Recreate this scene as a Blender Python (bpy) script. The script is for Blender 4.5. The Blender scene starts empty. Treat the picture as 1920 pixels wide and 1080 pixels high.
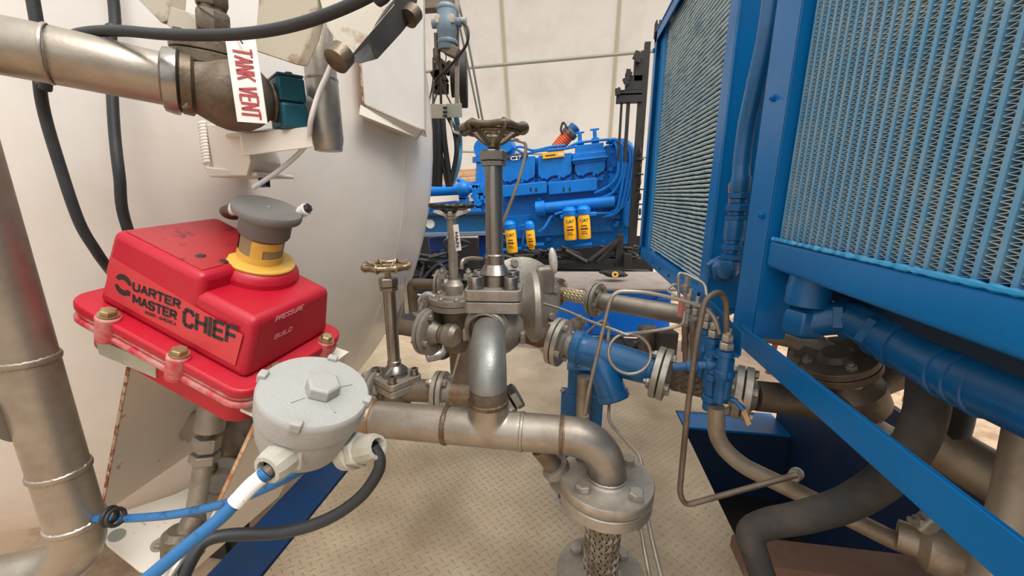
import bpy, bmesh, math, random
from mathutils import Vector, Matrix
random.seed(7)
S = bpy.context.scene
COL = S.collection
V = Vector
R_ = math.radians

# ---------------------------------------------------------------- camera, light, exposure
F_PX = 737.0
PITCH, YAW, CAMH = R_(13.4), R_(8.4), 1.15
cam_d = bpy.data.cameras.new('camera'); cam = bpy.data.objects.new('camera', cam_d); COL.objects.link(cam)
cam_d.sensor_width = 36.0; cam_d.lens = 36.0 * F_PX / 1920.0; cam_d.clip_start = 0.02; cam_d.clip_end = 200
cam.location = (0, 0, CAMH); cam.rotation_euler = (R_(90) - PITCH, 0, YAW)
S.camera = cam
S.view_settings.view_transform = 'Standard'; S.view_settings.look = 'None'
S.view_settings.exposure = 0.68; S.view_settings.gamma = 1.0
S.view_settings.use_curve_mapping = False

w = bpy.data.worlds.new('daylight'); S.world = w; w.use_nodes = True
wn = w.node_tree; wn.nodes.clear()
o_ = wn.nodes.new('ShaderNodeOutputWorld'); b_ = wn.nodes.new('ShaderNodeBackground')
tc = wn.nodes.new('ShaderNodeTexCoord'); sp = wn.nodes.new('ShaderNodeSeparateXYZ'); rp = wn.nodes.new('ShaderNodeValToRGB')
mr = wn.nodes.new('ShaderNodeMapRange'); mr.inputs[1].default_value = -1; mr.inputs[2].default_value = 1
wn.links.new(tc.outputs['Generated'], sp.inputs[0]); wn.links.new(sp.outputs[2], mr.inputs[0]); wn.links.new(mr.outputs[0], rp.inputs[0])
wn.links.new(rp.outputs[0], b_.inputs[0]); wn.links.new(b_.outputs[0], o_.inputs[0])
el = rp.color_ramp.elements
el[0].position = 0.0; el[0].color = (.10, .085, .07, 1)
el[1].position = 1.0; el[1].color = (1.0, .995, .98, 1)
e = rp.color_ramp.elements.new(.46); e.color = (.22, .20, .18, 1)
e = rp.color_ramp.elements.new(.54); e.color = (.62, .62, .61, 1)
e = rp.color_ramp.elements.new(.75); e.color = (1.0, .99, .975, 1)
b_.inputs[1].default_value = 1.05

sd = bpy.data.lights.new('sun', 'SUN'); so = bpy.data.objects.new('sun', sd); COL.objects.link(so)
sd.energy = 1.9; sd.angle = R_(30); sd.color = (1, .975, .93)
so.rotation_euler = V((.44, -.34, 1.0)).to_track_quat('Z', 'Y').to_euler()

# ---------------------------------------------------------------- where things stand
CAM = V((0, 0, CAMH))
_R = V((math.cos(YAW), math.sin(YAW), 0))
_F = V((-math.sin(YAW) * math.cos(PITCH), math.cos(YAW) * math.cos(PITCH), -math.sin(PITCH)))
_U = V((-math.sin(YAW) * math.sin(PITCH), math.cos(YAW) * math.sin(PITCH), math.cos(PITCH)))
def ray(u, v): return _F + _R * ((u - 960) / F_PX) + _U * ((540 - v) / F_PX)
def at(u, v, y): r = ray(u, v); return CAM + r * (y / r.y)            # sight line meets the plane Y = y
def atx(u, v, x): r = ray(u, v); return CAM + r * (x / r.x)
def atz(u, v, z): r = ray(u, v); return CAM + r * ((z - CAMH) / r.z)
def ad(u, v, d): return CAM + ray(u, v) * d
def zrow(v, x, y):
    lo, hi = -2.0, 4.0
    for _ in range(50):
        m = (lo + hi) / 2; d = V((x, y, m)) - CAM
        row = 540 - F_PX * d.dot(_U) / d.dot(_F)
        if row > v: lo = m
        else: hi = m
    return (lo + hi) / 2

# ---------------------------------------------------------------- materials
def lin(c):
    c = c / 255.0
    return c / 12.92 if c <= .04045 else ((c + .055) / 1.055) ** 2.4
def rgb(r, g, b): return (lin(r), lin(g), lin(b), 1)
_m = {}
def mat(name, col, rough=.5, metal=0.0, col2=None, scale=12.0, amt=.5, bump=0.0, bscale=60.0, spec=.5, coat=0, thresh=(.45, .65), trans=0, aniso=None):
    if name in _m: return _m[name]
    m = bpy.data.materials.new(name); m.use_nodes = True
    nt = m.node_tree; p = nt.nodes['Principled BSDF']
    p.inputs['Base Color'].default_value = col; p.inputs['Roughness'].default_value = rough
    p.inputs['Metallic'].default_value = metal; p.inputs['Specular IOR Level'].default_value = spec
    if coat: p.inputs['Coat Weight'].default_value = coat; p.inputs['Coat Roughness'].default_value = .15
    tcn = nt.nodes.new('ShaderNodeTexCoord')
    if col2:
        n = nt.nodes.new('ShaderNodeTexNoise'); n.inputs['Scale'].default_value = scale; n.inputs['Detail'].default_value = 8; n.inputs['Roughness'].default_value = .65
        nt.links.new(tcn.outputs['Object'], n.inputs['Vector'])
        mr = nt.nodes.new('ShaderNodeMapRange'); mr.inputs[1].default_value = thresh[0]; mr.inputs[2].default_value = thresh[1]; mr.inputs[4].default_value = amt
        nt.links.new(n.outputs[0], mr.inputs[0])
        mx = nt.nodes.new('ShaderNodeMix'); mx.data_type = 'RGBA'
        mx.inputs[6].default_value = col; mx.inputs[7].default_value = col2
        nt.links.new(mr.outputs[0], mx.inputs[0]); nt.links.new(mx.outputs[2], p.inputs['Base Color'])
        mr2 = nt.nodes.new('ShaderNodeMapRange'); mr2.inputs[3].default_value = rough; mr2.inputs[4].default_value = min(1, rough + .18)
        nt.links.new(mr.outputs[0], mr2.inputs[0]); nt.links.new(mr2.outputs[0], p.inputs['Roughness'])
    if bump:
        n2 = nt.nodes.new('ShaderNodeTexNoise'); n2.inputs['Scale'].default_value = bscale; n2.inputs['Detail'].default_value = 5
        nt.links.new(tcn.outputs['Object'], n2.inputs['Vector'])
        bp = nt.nodes.new('ShaderNodeBump'); bp.inputs['Strength'].default_value = bump; bp.inputs['Distance'].default_value = .002
        nt.links.new(n2.outputs[0], bp.inputs['Height']); nt.links.new(bp.outputs[0], p.inputs['Normal'])
    _m[name] = m; return m

STEEL = mat('brushed_stainless', rgb(184, 177, 166), .40, .75, rgb(140, 126, 110), 14, .6, .12, 200)
DUSTY = mat('dusty_bare_pipe', rgb(158, 144, 126), .48, .5, rgb(120, 98, 76), 9, .7, .2, 120)
CREAMP = mat('cream_bracket_paint', rgb(168, 157, 138), .5, 0, rgb(120, 76, 42), 16, .9, .15, 40, thresh=(.54, .66))
PIPE = mat('pickled_stainless_pipe', rgb(164, 155, 143), .40, .82, rgb(122, 107, 92), 7, .6, .12, 160)
CAST = mat('cast_stainless', rgb(160, 153, 142), .5, .65, rgb(118, 106, 92), 16, .55, .5, 220)
DARKCAST = mat('dirty_cast_steel', rgb(120, 108, 94), .55, .6, rgb(80, 62, 46), 14, .7, .5, 150)
BROWNSTEEL = mat('dirty_brown_pipe', rgb(122, 108, 93), .5, .55, rgb(92, 70, 52), 9, .7, .2, 120)
TURNED = mat('turned_stainless', rgb(150, 145, 138), .28, .95, rgb(118, 110, 100), 20, .4, .1, 300)
WELD = mat('heat_tinted_weld', rgb(112, 94, 78), .42, .6, rgb(84, 62, 48), 40, .9, .7, 180)
TINT = mat('heat_tint', rgb(136, 114, 90), .44, .65, rgb(156, 142, 124), 40, .9)
WHITE = mat('white_tank_paint', rgb(222, 216, 209), .32, 0, rgb(204, 193, 181), 2.2, .55, .06, 8, coat=.15)
WHITE_D = mat('chipped_white_paint', rgb(216, 207, 193), .42, 0, rgb(150, 92, 45), 22, .95, .15, 40, thresh=(.63, .70))
RUST = mat('rusty_paint_edge', rgb(190, 165, 140), .7, 0, rgb(140, 74, 30), 38, 1.0, .4, 90, thresh=(.44, .52))
RED = mat('red_painted_casting', rgb(178, 15, 40), .42, 0, rgb(170, 34, 48), 9, .6, .18, 260, spec=.45)
RED_W = mat('worn_red_paint', rgb(188, 40, 56), .5, 0, rgb(188, 138, 128), 30, .9, .2, 120, thresh=(.42, .62))
RED_L = mat('red_sticker', rgb(196, 52, 60), .35, 0, rgb(180, 70, 70), 40, .4)
RED_LD = mat('worn_instruction_sticker', rgb(165, 32, 40), .4, 0, rgb(60, 25, 25), 22, .9, thresh=(.56, .66))
BLACKINK = mat('black_ink', rgb(38, 30, 30), .5)
YEL = mat('yellow_plastic', rgb(228, 178, 76), .45, 0, rgb(170, 135, 70), 14, .4)
YELC = mat('yellow_filter_paint', rgb(244, 176, 22), .35, 0, rgb(220, 150, 20), 10, .3)
GREYP = mat('grey_plastic', rgb(112, 108, 104), .55, 0, rgb(92, 88, 84), 12, .5, .1, 100)
GREYCAST = mat('grey_painted_casting', rgb(162, 161, 156), .45, 0, rgb(146, 142, 134), 8, .5, .35, 260)
CREAM = mat('cream_grey_plastic', rgb(188, 183, 170), .5, 0, rgb(140, 132, 115), 14, .5)
BLUE = mat('blue_frame_paint', rgb(3, 104, 168), .32, 0, rgb(8, 88, 146), 4, .35, .04, 20, spec=.3)
BLUE_E = mat('engine_blue_paint', rgb(5, 116, 202), .34, 0, rgb(5, 88, 160), 8, .5, .1, 60, spec=.35)
BLUE_D = mat('blue_pipe_paint', rgb(2, 90, 144), .38, 0, rgb(4, 66, 106), 6, .45, .1, 80, coat=.2)
BLUE_W = mat('worn_shaded_blue', rgb(4, 56, 104), .42, 0, rgb(26, 52, 80), 10, .6, .1, 60)  # worn blue set darker than the frame paint; the beam's shade is in the colour
TEAL = mat('teal_plastic', rgb(20, 84, 100), .38)
FIN = mat('painted_fins', rgb(172, 196, 206), .36, .35, rgb(216, 216, 206), 12, .8)
TUBEM = mat('dusty_blue_tubes', rgb(96, 152, 188), .36, .15, rgb(140, 166, 178), 14, .55, .15, 160)
BAR = mat('silver_blue_bars', rgb(184, 202, 200), .38, .3, rgb(90, 140, 160), 10, .6, .2, 200)
DARK = mat('black_steel', rgb(34, 32, 31), .55, .1, rgb(60, 52, 46), 12, .5, .1, 80)
CORE = mat('dark_core', rgb(6, 12, 18), .8)
FIN2 = mat('dark_teal_fins', rgb(48, 82, 92), .5, .2)
RUB = mat('black_rubber', rgb(34, 36, 38), .5, 0, rgb(56, 54, 52), 16, .5, .15, 300)
RUB_D = mat('dusty_hose_rubber', rgb(50, 46, 43), .7, 0, rgb(98, 86, 74), 8, .5, .2, 80)
BCABLE = mat('scuffed_blue_jacket', rgb(30, 98, 150), .45, 0, rgb(20, 60, 92), 40, .8, thresh=(.52, .60))
WTAPE = mat('white_tape', rgb(232, 228, 222), .5, 0, rgb(70, 110, 150), 60, .7, thresh=(.58, .62))
BRONZE = mat('dark_bronze_handwheel', rgb(112, 99, 82), .42, .6, rgb(70, 60, 50), 18, .6, .4, 160)
BRASSW = mat('plated_handwheel', rgb(170, 150, 124), .35, .8, rgb(100, 84, 64), 22, .6, .3, 160)
SIGN = mat('sign_white', rgb(230, 224, 214), .4, 0, rgb(190, 175, 155), 20, .5)
SIGNRED = mat('sign_red', rgb(168, 40, 44), .5)
NYL = mat('white_nylon', rgb(225, 222, 220), .35)
TENT = mat('tent_fabric', rgb(242, 238, 231), .8, 0, rgb(222, 216, 208), 1.2, .6, .1, 3)
SEAM = mat('tent_seam', rgb(196, 188, 160), .8)
GALV = mat('galvanised_tube', rgb(160, 160, 146), .45, .4)
TAN = mat('tan_dust', rgb(186, 160, 132), .9, 0, rgb(140, 112, 88), 5, .8, .6, 30)
WOOD = mat('weathered_timber', rgb(205, 168, 128), .8, 0, rgb(160, 120, 84), 9, .7, .4, 50)
ORANGE = mat('orange_rubber', rgb(214, 84, 34), .5)
COPPER = mat('pink_cord', rgb(206, 110, 92), .5)
BRN = mat('brown_painted_beam', rgb(112, 82, 66), .6, 0, rgb(84, 60, 48), 8, .6)
BGREY = mat('grey_blue_enamel', rgb(112, 130, 142), .4, 0, rgb(90, 104, 114), 12, .5)
CLEAR = mat('white_gauge_face', rgb(226, 224, 214), .3)

# diamond tread plate: raised lugs alternating left and right
def tread():
    m = bpy.data.materials.new('diamond_tread_plate'); m.use_nodes = True; nt = m.node_tree; N = nt.nodes; L = nt.links
    p = N['Principled BSDF']; p.inputs['Roughness'].default_value = .5; p.inputs['Metallic'].default_value = .15
    t = N.new('ShaderNodeTexCoord'); mp = N.new('ShaderNodeMapping'); mp.inputs['Rotation'].default_value = (0, 0, R_(45)); mp.inputs['Scale'].default_value = (38, 38, 38)
    L.new(t.outputs['Object'], mp.inputs[0]); s = N.new('ShaderNodeSeparateXYZ'); L.new(mp.outputs[0], s.inputs[0])
    def M(op, a, b=None, c=None):
        n = N.new('ShaderNodeMath'); n.operation = op
        for i, x in enumerate((a, b, c)):
            if x is None: continue
            if isinstance(x, (int, float)): n.inputs[i].default_value = x
            else: L.new(x, n.inputs[i])
        return n.outputs[0]
    x, y = s.outputs[0], s.outputs[1]
    fx, fy = M('FLOOR', x), M('FLOOR', y); rx, ry = M('SUBTRACT', M('SUBTRACT', x, fx), .5), M('SUBTRACT', M('SUBTRACT', y, fy), .5)
    par = M('ABSOLUTE', M('MODULO', M('ADD', fx, fy), 2.0))
    par = M('GREATER_THAN', par, .5); inv = M('SUBTRACT', 1.0, par)
    a = M('ADD', M('MULTIPLY', rx, par), M('MULTIPLY', ry, inv)); b = M('ADD', M('MULTIPLY', ry, par), M('MULTIPLY', rx, inv))
    d = M('ADD', M('MULTIPLY', M('POWER', M('ABSOLUTE', M('DIVIDE', a, .46)), 2.0), 1.0), M('POWER', M('DIVIDE', M('ABSOLUTE', b), .15), 2.0))
    h = M('SUBTRACT', 1.0, d); h = M('MAXIMUM', h, 0.0); h = M('POWER', h, .6)
    n = N.new('ShaderNodeTexNoise'); n.inputs['Scale'].default_value = 3.2; n.inputs['Detail'].default_value = 8; L.new(t.outputs['Object'], n.inputs['Vector'])
    r = N.new('ShaderNodeValToRGB'); L.new(n.outputs[0], r.inputs[0])
    r.color_ramp.elements[0].position = .34; r.color_ramp.elements[0].color = rgb(168, 148, 122)
    r.color_ramp.elements[1].position = .68; r.color_ramp.elements[1].color = rgb(208, 190, 162)
    mx = N.new('ShaderNodeMix'); mx.data_type = 'RGBA'; L.new(M('MULTIPLY', h, .35), mx.inputs[0]); L.new(r.outputs[0], mx.inputs[6]); mx.inputs[7].default_value = rgb(186, 164, 136)
    L.new(mx.outputs[2], p.inputs['Base Color'])
    n3 = N.new('ShaderNodeTexNoise'); n3.inputs['Scale'].default_value = 90; L.new(t.outputs['Object'], n3.inputs['Vector'])
    bp = N.new('ShaderNodeBump'); bp.inputs['Strength'].default_value = .9; bp.inputs['Distance'].default_value = .0035
    L.new(M('ADD', h, M('MULTIPLY', n3.outputs[0], .15)), bp.inputs['Height']); L.new(bp.outputs[0], p.inputs['Normal'])
    return m
TREAD = tread()

# ---------------------------------------------------------------- mesh tools
def basis(ax):
    a = V(ax).normalized()
    t = V((0, 0, 1)) if abs(a.z) < .9 else V((0, 1, 0))
    x = t.cross(a).normalized(); y = a.cross(x).normalized()
    return x, y, a
def rot3(ax, deg): return Matrix.Rotation(R_(deg), 3, V(ax))
def smooth(pts, rad, seg=7):
    pts = [V(p) for p in pts]; out = [pts[0]]
    for i in range(1, len(pts) - 1):
        a, b, c = pts[i - 1], pts[i], pts[i + 1]
        d1, d2 = (a - b), (c - b); k1 = .98 if i == 1 else .49; k2 = .98 if i == len(pts) - 2 else .49; r = min(rad, d1.length * k1, d2.length * k2)
        p, q = b + d1.normalized() * r, b + d2.normalized() * r
        for k in range(seg + 1):
            t = k / seg; out.append(p * (1 - t) ** 2 + b * 2 * t * (1 - t) + q * t * t)
    out.append(pts[-1]); return out
def spline(pts, n=8):
    pts = [V(p) for p in pts]; P = [pts[0] * 2 - pts[1]] + pts + [pts[-1] * 2 - pts[-2]]; out = []
    for i in range(1, len(P) - 2):
        a, b, c, d = P[i - 1:i + 3]
        for k in range(n):
            t = k / n
            out.append(.5 * ((2 * b) + (c - a) * t + (2 * a - 5 * b + 4 * c - d) * t * t + (3 * b - a - 3 * c + d) * t ** 3))
    out.append(pts[-1]); return out
class MB:
    def __init__(s): s.v = []; s.f = []
    def add(s, vs, fs):
        n = len(s.v); s.v += [tuple(x) for x in vs]; s.f += [tuple(n + i for i in q) for q in fs]; return s
    def box(s, c, sz, M=None):
        c = V(c); M = M or Matrix.Identity(3); h = V(sz) / 2
        vs = [c + M @ V((x * h.x, y * h.y, z * h.z)) for x in (-1, 1) for y in (-1, 1) for z in (-1, 1)]
        return s.add(vs, [(0, 1, 3, 2), (4, 6, 7, 5), (0, 4, 5, 1), (2, 3, 7, 6), (0, 2, 6, 4), (1, 5, 7, 3)])
    def bar(s, a, b, wd, ht, up=(0, 0, 1)):
        a, b = V(a), V(b); z = (b - a); L = z.length; z.normalize(); x = V(up).cross(z)
        x = x.normalized() if x.length > 1e-4 else basis(z)[0]
        y = z.cross(x); return s.box((a + b) / 2, (wd, ht, L), Matrix((x, y, z)).transposed())
    def lathe(s, p0, ax, prof, n=28, close=True):
        x, y, a = basis(ax); p0 = V(p0); vs = []; fs = []
        for r, z in prof:
            for k in range(n):
                t = 2 * math.pi * k / n; vs.append(p0 + a * z + (x * math.cos(t) + y * math.sin(t)) * max(r, 1e-5))
        m = len(prof)
        for i in range(m - 1):
            for k in range(n):
                k2 = (k + 1) % n; fs.append((i * n + k, i * n + k2, (i + 1) * n + k2, (i + 1) * n + k))
        if close:
            if prof[0][0] > 1e-4: fs.append(tuple(range(n)))
            if prof[-1][0] > 1e-4: fs.append(tuple((m - 1) * n + k for k in range(n)))
        return s.add(vs, fs)
    def cyl(s, a, b, r, r1=None, n=24):
        a, b = V(a), V(b); return s.lathe(a, b - a, [(r, 0), (r if r1 is None else r1, (b - a).length)], n)
    def ring(s, c, ax, R, r, n=32, k=10):
        x, y, a = basis(ax); c = V(c); vs = []; fs = []
        for i in range(n):
            t = 2 * math.pi * i / n; d = x * math.cos(t) + y * math.sin(t)
            for j in range(k):
                q = 2 * math.pi * j / k; vs.append(c + d * (R + r * math.cos(q)) + a * r * math.sin(q))
        for i in range(n):
            for j in range(k):
                fs.append((i * k + j, ((i + 1) % n) * k + j, ((i + 1) % n) * k + (j + 1) % k, i * k + (j + 1) % k))
        return s.add(vs, fs)
    def tube(s, pts, r, n=14, closed=False, cap=True):
        pts = [V(p) for p in pts]; m = len(pts); vs = []; fs = []
        rr = r if isinstance(r, (list, tuple)) else [r] * m
        tn = []
        for i in range(m):
            a = pts[(i - 1) % m] if (closed or i > 0) else pts[i]; b = pts[(i + 1) % m] if (closed or i < m - 1) else pts[i]
            tn.append((b - a).normalized())
        x, y, _ = basis(tn[0])
        for i in range(m):
            t = tn[i]; x = (x - t * x.dot(t)); x.normalize(); y = t.cross(x)
            for k in range(n):
                q = 2 * math.pi * k / n; vs.append(pts[i] + (x * math.cos(q) + y * math.sin(q)) * rr[i])
        for i in range(m if closed else m - 1):
            j = (i + 1) % m
            for k in range(n): fs.append((i * n + k, i * n + (k + 1) % n, j * n + (k + 1) % n, j * n + k))
        if cap and not closed: fs += [tuple(range(n)), tuple((m - 1) * n + k for k in range(n))]
        return s.add(vs, fs)
    def prism(s, poly, o, ax, ay, h):
        ax, ay, o = V(ax).normalized(), V(ay).normalized(), V(o); az = ax.cross(ay); n = len(poly)
        vs = [o + ax * p[0] + ay * p[1] for p in poly] + [o + ax * p[0] + ay * p[1] + az * h for p in poly]
        return s.add(vs, [tuple(range(n)), tuple(range(n, 2 * n))] + [(i, (i + 1) % n, n + (i + 1) % n, n + i) for i in range(n)])
    def sheet(s, pts, off):                     # polygon of points given real thickness
        n = len(pts); pts = [V(p) for p in pts]; off = V(off)
        return s.add(pts + [p + off for p in pts], [tuple(range(n)), tuple(range(n, 2 * n))] + [(i, (i + 1) % n, n + (i + 1) % n, n + i) for i in range(n)])
    def hexa(s, p, ax, r, h):
        x, y, a = basis(ax); p = V(p); pr = [(r * .94, 0), (r, h * .08), (r, h * .85), (r * .86, h)]
        vs = []; fs = []
        for rr, z in pr:
            for k in range(6): t = math.pi / 3 * k + .3; vs.append(p + a * z + (x * math.cos(t) + y * math.sin(t)) * rr)
        for i in range(3):
            for k in range(6): fs.append((i * 6 + k, i * 6 + (k + 1) % 6, i * 6 + 6 + (k + 1) % 6, i * 6 + 6 + k))
        fs += [tuple(range(6)), tuple(18 + k for k in range(6))]
        return s.add(vs, fs)
    def socket(s, p, ax, r, h):
        return s.lathe(p, ax, [(0, h * .45), (r * .55, h * .45), (r * .55, h), (r * .93, h), (r, h * .92), (r, 0)], 20, False)
    def blob(s, c, sz, M=None, n=20, m=12):
        c = V(c); M = M or Matrix.Identity(3); vs = []; fs = []
        for i in range(m + 1):
            a = math.pi * i / m
            for k in range(n):
                t = 2 * math.pi * k / n; vs.append(c + M @ V((sz[0] * math.sin(a) * math.cos(t), sz[1] * math.sin(a) * math.sin(t), sz[2] * math.cos(a))))
        for i in range(m):
            for k in range(n): fs.append((i * n + k, i * n + (k + 1) % n, (i + 1) * n + (k + 1) % n, (i + 1) * n + k))
        return s.add(vs, fs)
    def build(s, name, m, parent=None, bevel=0, ang=38, origin=None, weld=True):
        me = bpy.data.meshes.new(name)
        if parent is not None: o0 = V(parent['_o'])
        else:
            xs = [V(v) for v in s.v]; lo = V([min(p[i] for p in xs) for i in range(3)]); hi = V([max(p[i] for p in xs) for i in range(3)])
            o0 = V(origin) if origin else V(((lo.x + hi.x) / 2, (lo.y + hi.y) / 2, lo.z))
        me.from_pydata([V(v) - o0 for v in s.v], [], s.f)
        bm = bmesh.new(); bm.from_mesh(me)
        if weld: bmesh.ops.remove_doubles(bm, verts=bm.verts, dist=1e-6)
        bmesh.ops.recalc_face_normals(bm, faces=bm.faces); bm.to_mesh(me); bm.free()
        me.polygons.foreach_set('use_smooth', [True] * len(me.polygons)); me.set_sharp_from_angle(angle=R_(ang))
        me.materials.append(m)
        o = bpy.data.objects.new(name, me); COL.objects.link(o)
        if parent is not None: o.parent = parent
        else: o.location = o0
        o['_o'] = tuple(o0)
        if bevel:
            b = o.modifiers.new('bevel', 'BEVEL'); b.width = bevel; b.segments = 3; b.limit_method = 'ANGLE'; b.angle_limit = R_(40); b.harden_normals = False
        return o
def tag(o, label, cat, group=None):
    o['label'] = label; o['category'] = cat
    if group: o['group'] = group
    return o
def T(name, label, cat, loc, group=None):
    o = bpy.data.objects.new(name, None); COL.objects.link(o); o.location = V(loc); o['_o'] = tuple(V(loc)); o.empty_display_size = .05
    return tag(o, label, cat, group)
def struct(o): o['kind'] = 'structure'; return o
def text(name, s, o, ax, ay, h, m, parent, sx=1.0, bold=0.0, th=.0006, align='LEFT', shear=0):
    cu = bpy.data.curves.new(name, 'FONT'); cu.body = s; cu.size = 1.0; cu.extrude = 0; cu.offset = bold; cu.align_x = align; cu.shear = shear; cu.resolution_u = 3
    ob = bpy.data.objects.new(name, cu); COL.objects.link(ob)
    dg = bpy.context.evaluated_depsgraph_get(); me = bpy.data.meshes.new_from_object(ob.evaluated_get(dg)); bpy.data.objects.remove(ob)
    ax, ay = V(ax).normalized(), V(ay).normalized(); az = ax.cross(ay); o0 = V(parent['_o']); k = h / .70
    for v in me.vertices:
        c = v.co.copy(); v.co = V(o) + ax * c.x * k * sx + ay * c.y * k + az * th - o0
    me.materials.append(m); ob = bpy.data.objects.new(name, me); COL.objects.link(ob); ob.parent = parent
    sm = ob.modifiers.new('thick', 'SOLIDIFY'); sm.thickness = th; sm.offset = -1
    return ob

# block letters built from straight strokes on a unit box
_c = [(1, .78), (.78, 1), (.22, 1), (0, .78), (0, .22), (.22, 0), (.78, 0), (1, .22)]
GL = {'U': [[(0, 1), (0, .2), (.22, 0), (.78, 0), (1, .2), (1, 1)]], 'A': [[(0, 0), (.5, 1), (1, 0)], [(.2, .32), (.8, .32)]],
 'R': [[(0, 0), (0, 1), (.8, 1), (1, .85), (1, .62), (.8, .48), (0, .48)], [(.5, .48), (1, 0)]], 'T': [[(0, 1), (1, 1)], [(.5, 1), (.5, 0)]],
 'E': [[(1, 1), (0, 1), (0, 0), (1, 0)], [(0, .5), (.85, .5)]], 'M': [[(0, 0), (0, 1), (.5, .25), (1, 1), (1, 0)]],
 'S': [[(1, .82), (.8, 1), (.2, 1), (0, .82), (0, .66), (.2, .52), (.8, .48), (1, .34), (1, .18), (.8, 0), (.2, 0), (0, .18)]],
 'C': [_c], 'H': [[(0, 0), (0, 1)], [(1, 0), (1, 1)], [(0, .5), (1, .5)]], 'I': [[(.5, 0), (.5, 1)]], 'F': [[(1, 1), (0, 1), (0, 0)], [(0, .5), (.85, .5)]],
 'K': [[(0, 0), (0, 1)], [(1, 1), (0, .42)], [(.3, .6), (1, 0)]], 'N': [[(0, 0), (0, 1), (1, 0), (1, 1)]], 'V': [[(0, 1), (.5, 0), (1, 1)]],
 'P': [[(0, 0), (0, 1), (.8, 1), (1, .85), (1, .62), (.8, .48), (0, .48)]], 'B': [[(0, 0), (0, 1), (.75, 1), (.95, .86), (.95, .64), (.75, .52), (0, .52)], [(.75, .52), (1, .38), (1, .14), (.8, 0), (0, 0)]],
 'L': [[(0, 1), (0, 0), (1, 0)]], 'D': [[(0, 0), (0, 1), (.7, 1), (1, .75), (1, .25), (.7, 0), (0, 0)]], '-': [[(.1, .5), (.9, .5)]], ' ': []}
def letters(name, s, o, ax, ay, width, h, sw, m, parent, th=.0004, gap=.38, up=None):
    ax, ay = V(ax).normalized(), V(ay).normalized(); az = ax.cross(ay)
    ws = [.16 if ch == 'I' else (.5 if ch == ' ' else (1.25 if ch == 'M' else 1.0)) for ch in s]; unit = (width - sw) / (sum(ws) + gap * (len(s) - 1)); x = sw / 2; mb = MB(); H_ = h - sw
    for ch, wd in zip(s, ws):
        for pl in GL[ch]:
            P = [(x + (px if ch != 'I' else .5) * wd * unit, sw / 2 + py * H_) for px, py in pl]
            for i, ((xa, ya), (xb, yb)) in enumerate(zip(P, P[1:])):
                L_ = math.hypot(xb - xa, yb - ya) or 1e-6; dx, dy = (xb - xa) / L_ * sw / 2, (yb - ya) / L_ * sw / 2; e = .35
                q = [(xa - dx * e - dy, ya - dy * e + dx), (xb + dx * e - dy, yb + dy * e + dx), (xb + dx * e + dy, yb + dy * e - dx), (xa - dx * e + dy, ya - dy * e - dx)]
                if ch == 'I' or (ch in 'T'): q = [(xa - dx - dy, ya - dy + dx), (xb + dx - dy, yb + dy + dx), (xb + dx + dy, yb + dy - dx), (xa - dx + dy, ya - dy - dx)]
                mb.prism(q, V(o), ax, ay, th)
        x += (wd + gap) * unit
    return mb.build(name, m, parent, weld=False)

# ---------------------------------------------------------------- pipework parts
def bolts(par, c, ax, R, n, r, span, m, rot=45, socket=False, both=True):
    x, y, a = basis(ax)
    for i in range(n):
        t = R_(rot + 360 * i / n); p = V(c) + (x * math.cos(t) + y * math.sin(t)) * R; b = MB()
        if socket: b.socket(p + a * span, a, r, r * 1.5)
        else: b.lathe(p + a * span, a, [(r * 1.15, 0), (r * 1.15, r * .12)], 18); b.hexa(p + a * (span + r * .1), a, r, r * .95)
        b.cyl(p - a * (span + r * (1.6 if both else 0)), p + a * span, r * .52, n=12)
        if both: b.hexa(p - a * span, -a, r, r * .95)
        b.build('bolt', m, par)
def flange(par, c, ax, R, t, rp, hub, m=None, name='flange', side=1):
    """one disc starting at c, growing along ax, with a tapered hub"""
    b = MB(); b.lathe(c, ax, [(rp * .9, 0), (R * .98, 0), (R, t * .08), (R, t * .92), (R * .98, t), (rp * 1.45, t), (rp * 1.3, t + hub * .35), (rp * 1.02, t + hub), (rp * .9, t + hub)], 48)
    return b.build(name, m or STEEL, par)
def pair(par, c, ax, R, t, rp, hub=.02, nb=4, br=.012, m=None, bm=None, rot=45):
    a = V(ax).normalized(); g = .0018
    fl = flange(par, V(c) + a * g, a, R, t, rp, hub, m); flange(par, V(c) - a * g, -a, R, t, rp, hub, m)
    MB().cyl(V(c) - a * g, V(c) + a * g, R * .86, n=32).build('gasket', DARK, par)
    bolts(fl, c, a, R * .77, nb, br, t + g, bm or STEEL, rot)
def bead(par, c, ax, r, w_=.004, m=None):
    x, y, a = basis(ax); n = 56; k = 8; vs = []; fs = []
    for i in range(n):
        t = 2 * math.pi * i / n; d = x * math.cos(t) + y * math.sin(t); rr = w_ * (.85 + .20 * (i % 2) + random.uniform(-.1, .1))
        for j in range(k):
            q = 2 * math.pi * j / k; vs.append(V(c) + d * (r + rr * .55 * math.cos(q)) + a * rr * math.sin(q))
    for i in range(n):
        for j in range(k): fs.append((i * k + j, ((i + 1) % n) * k + j, ((i + 1) % n) * k + (j + 1) % k, i * k + (j + 1) % k))
    return MB().add(vs, fs).build('weld_bead', m or WELD, par)
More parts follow.
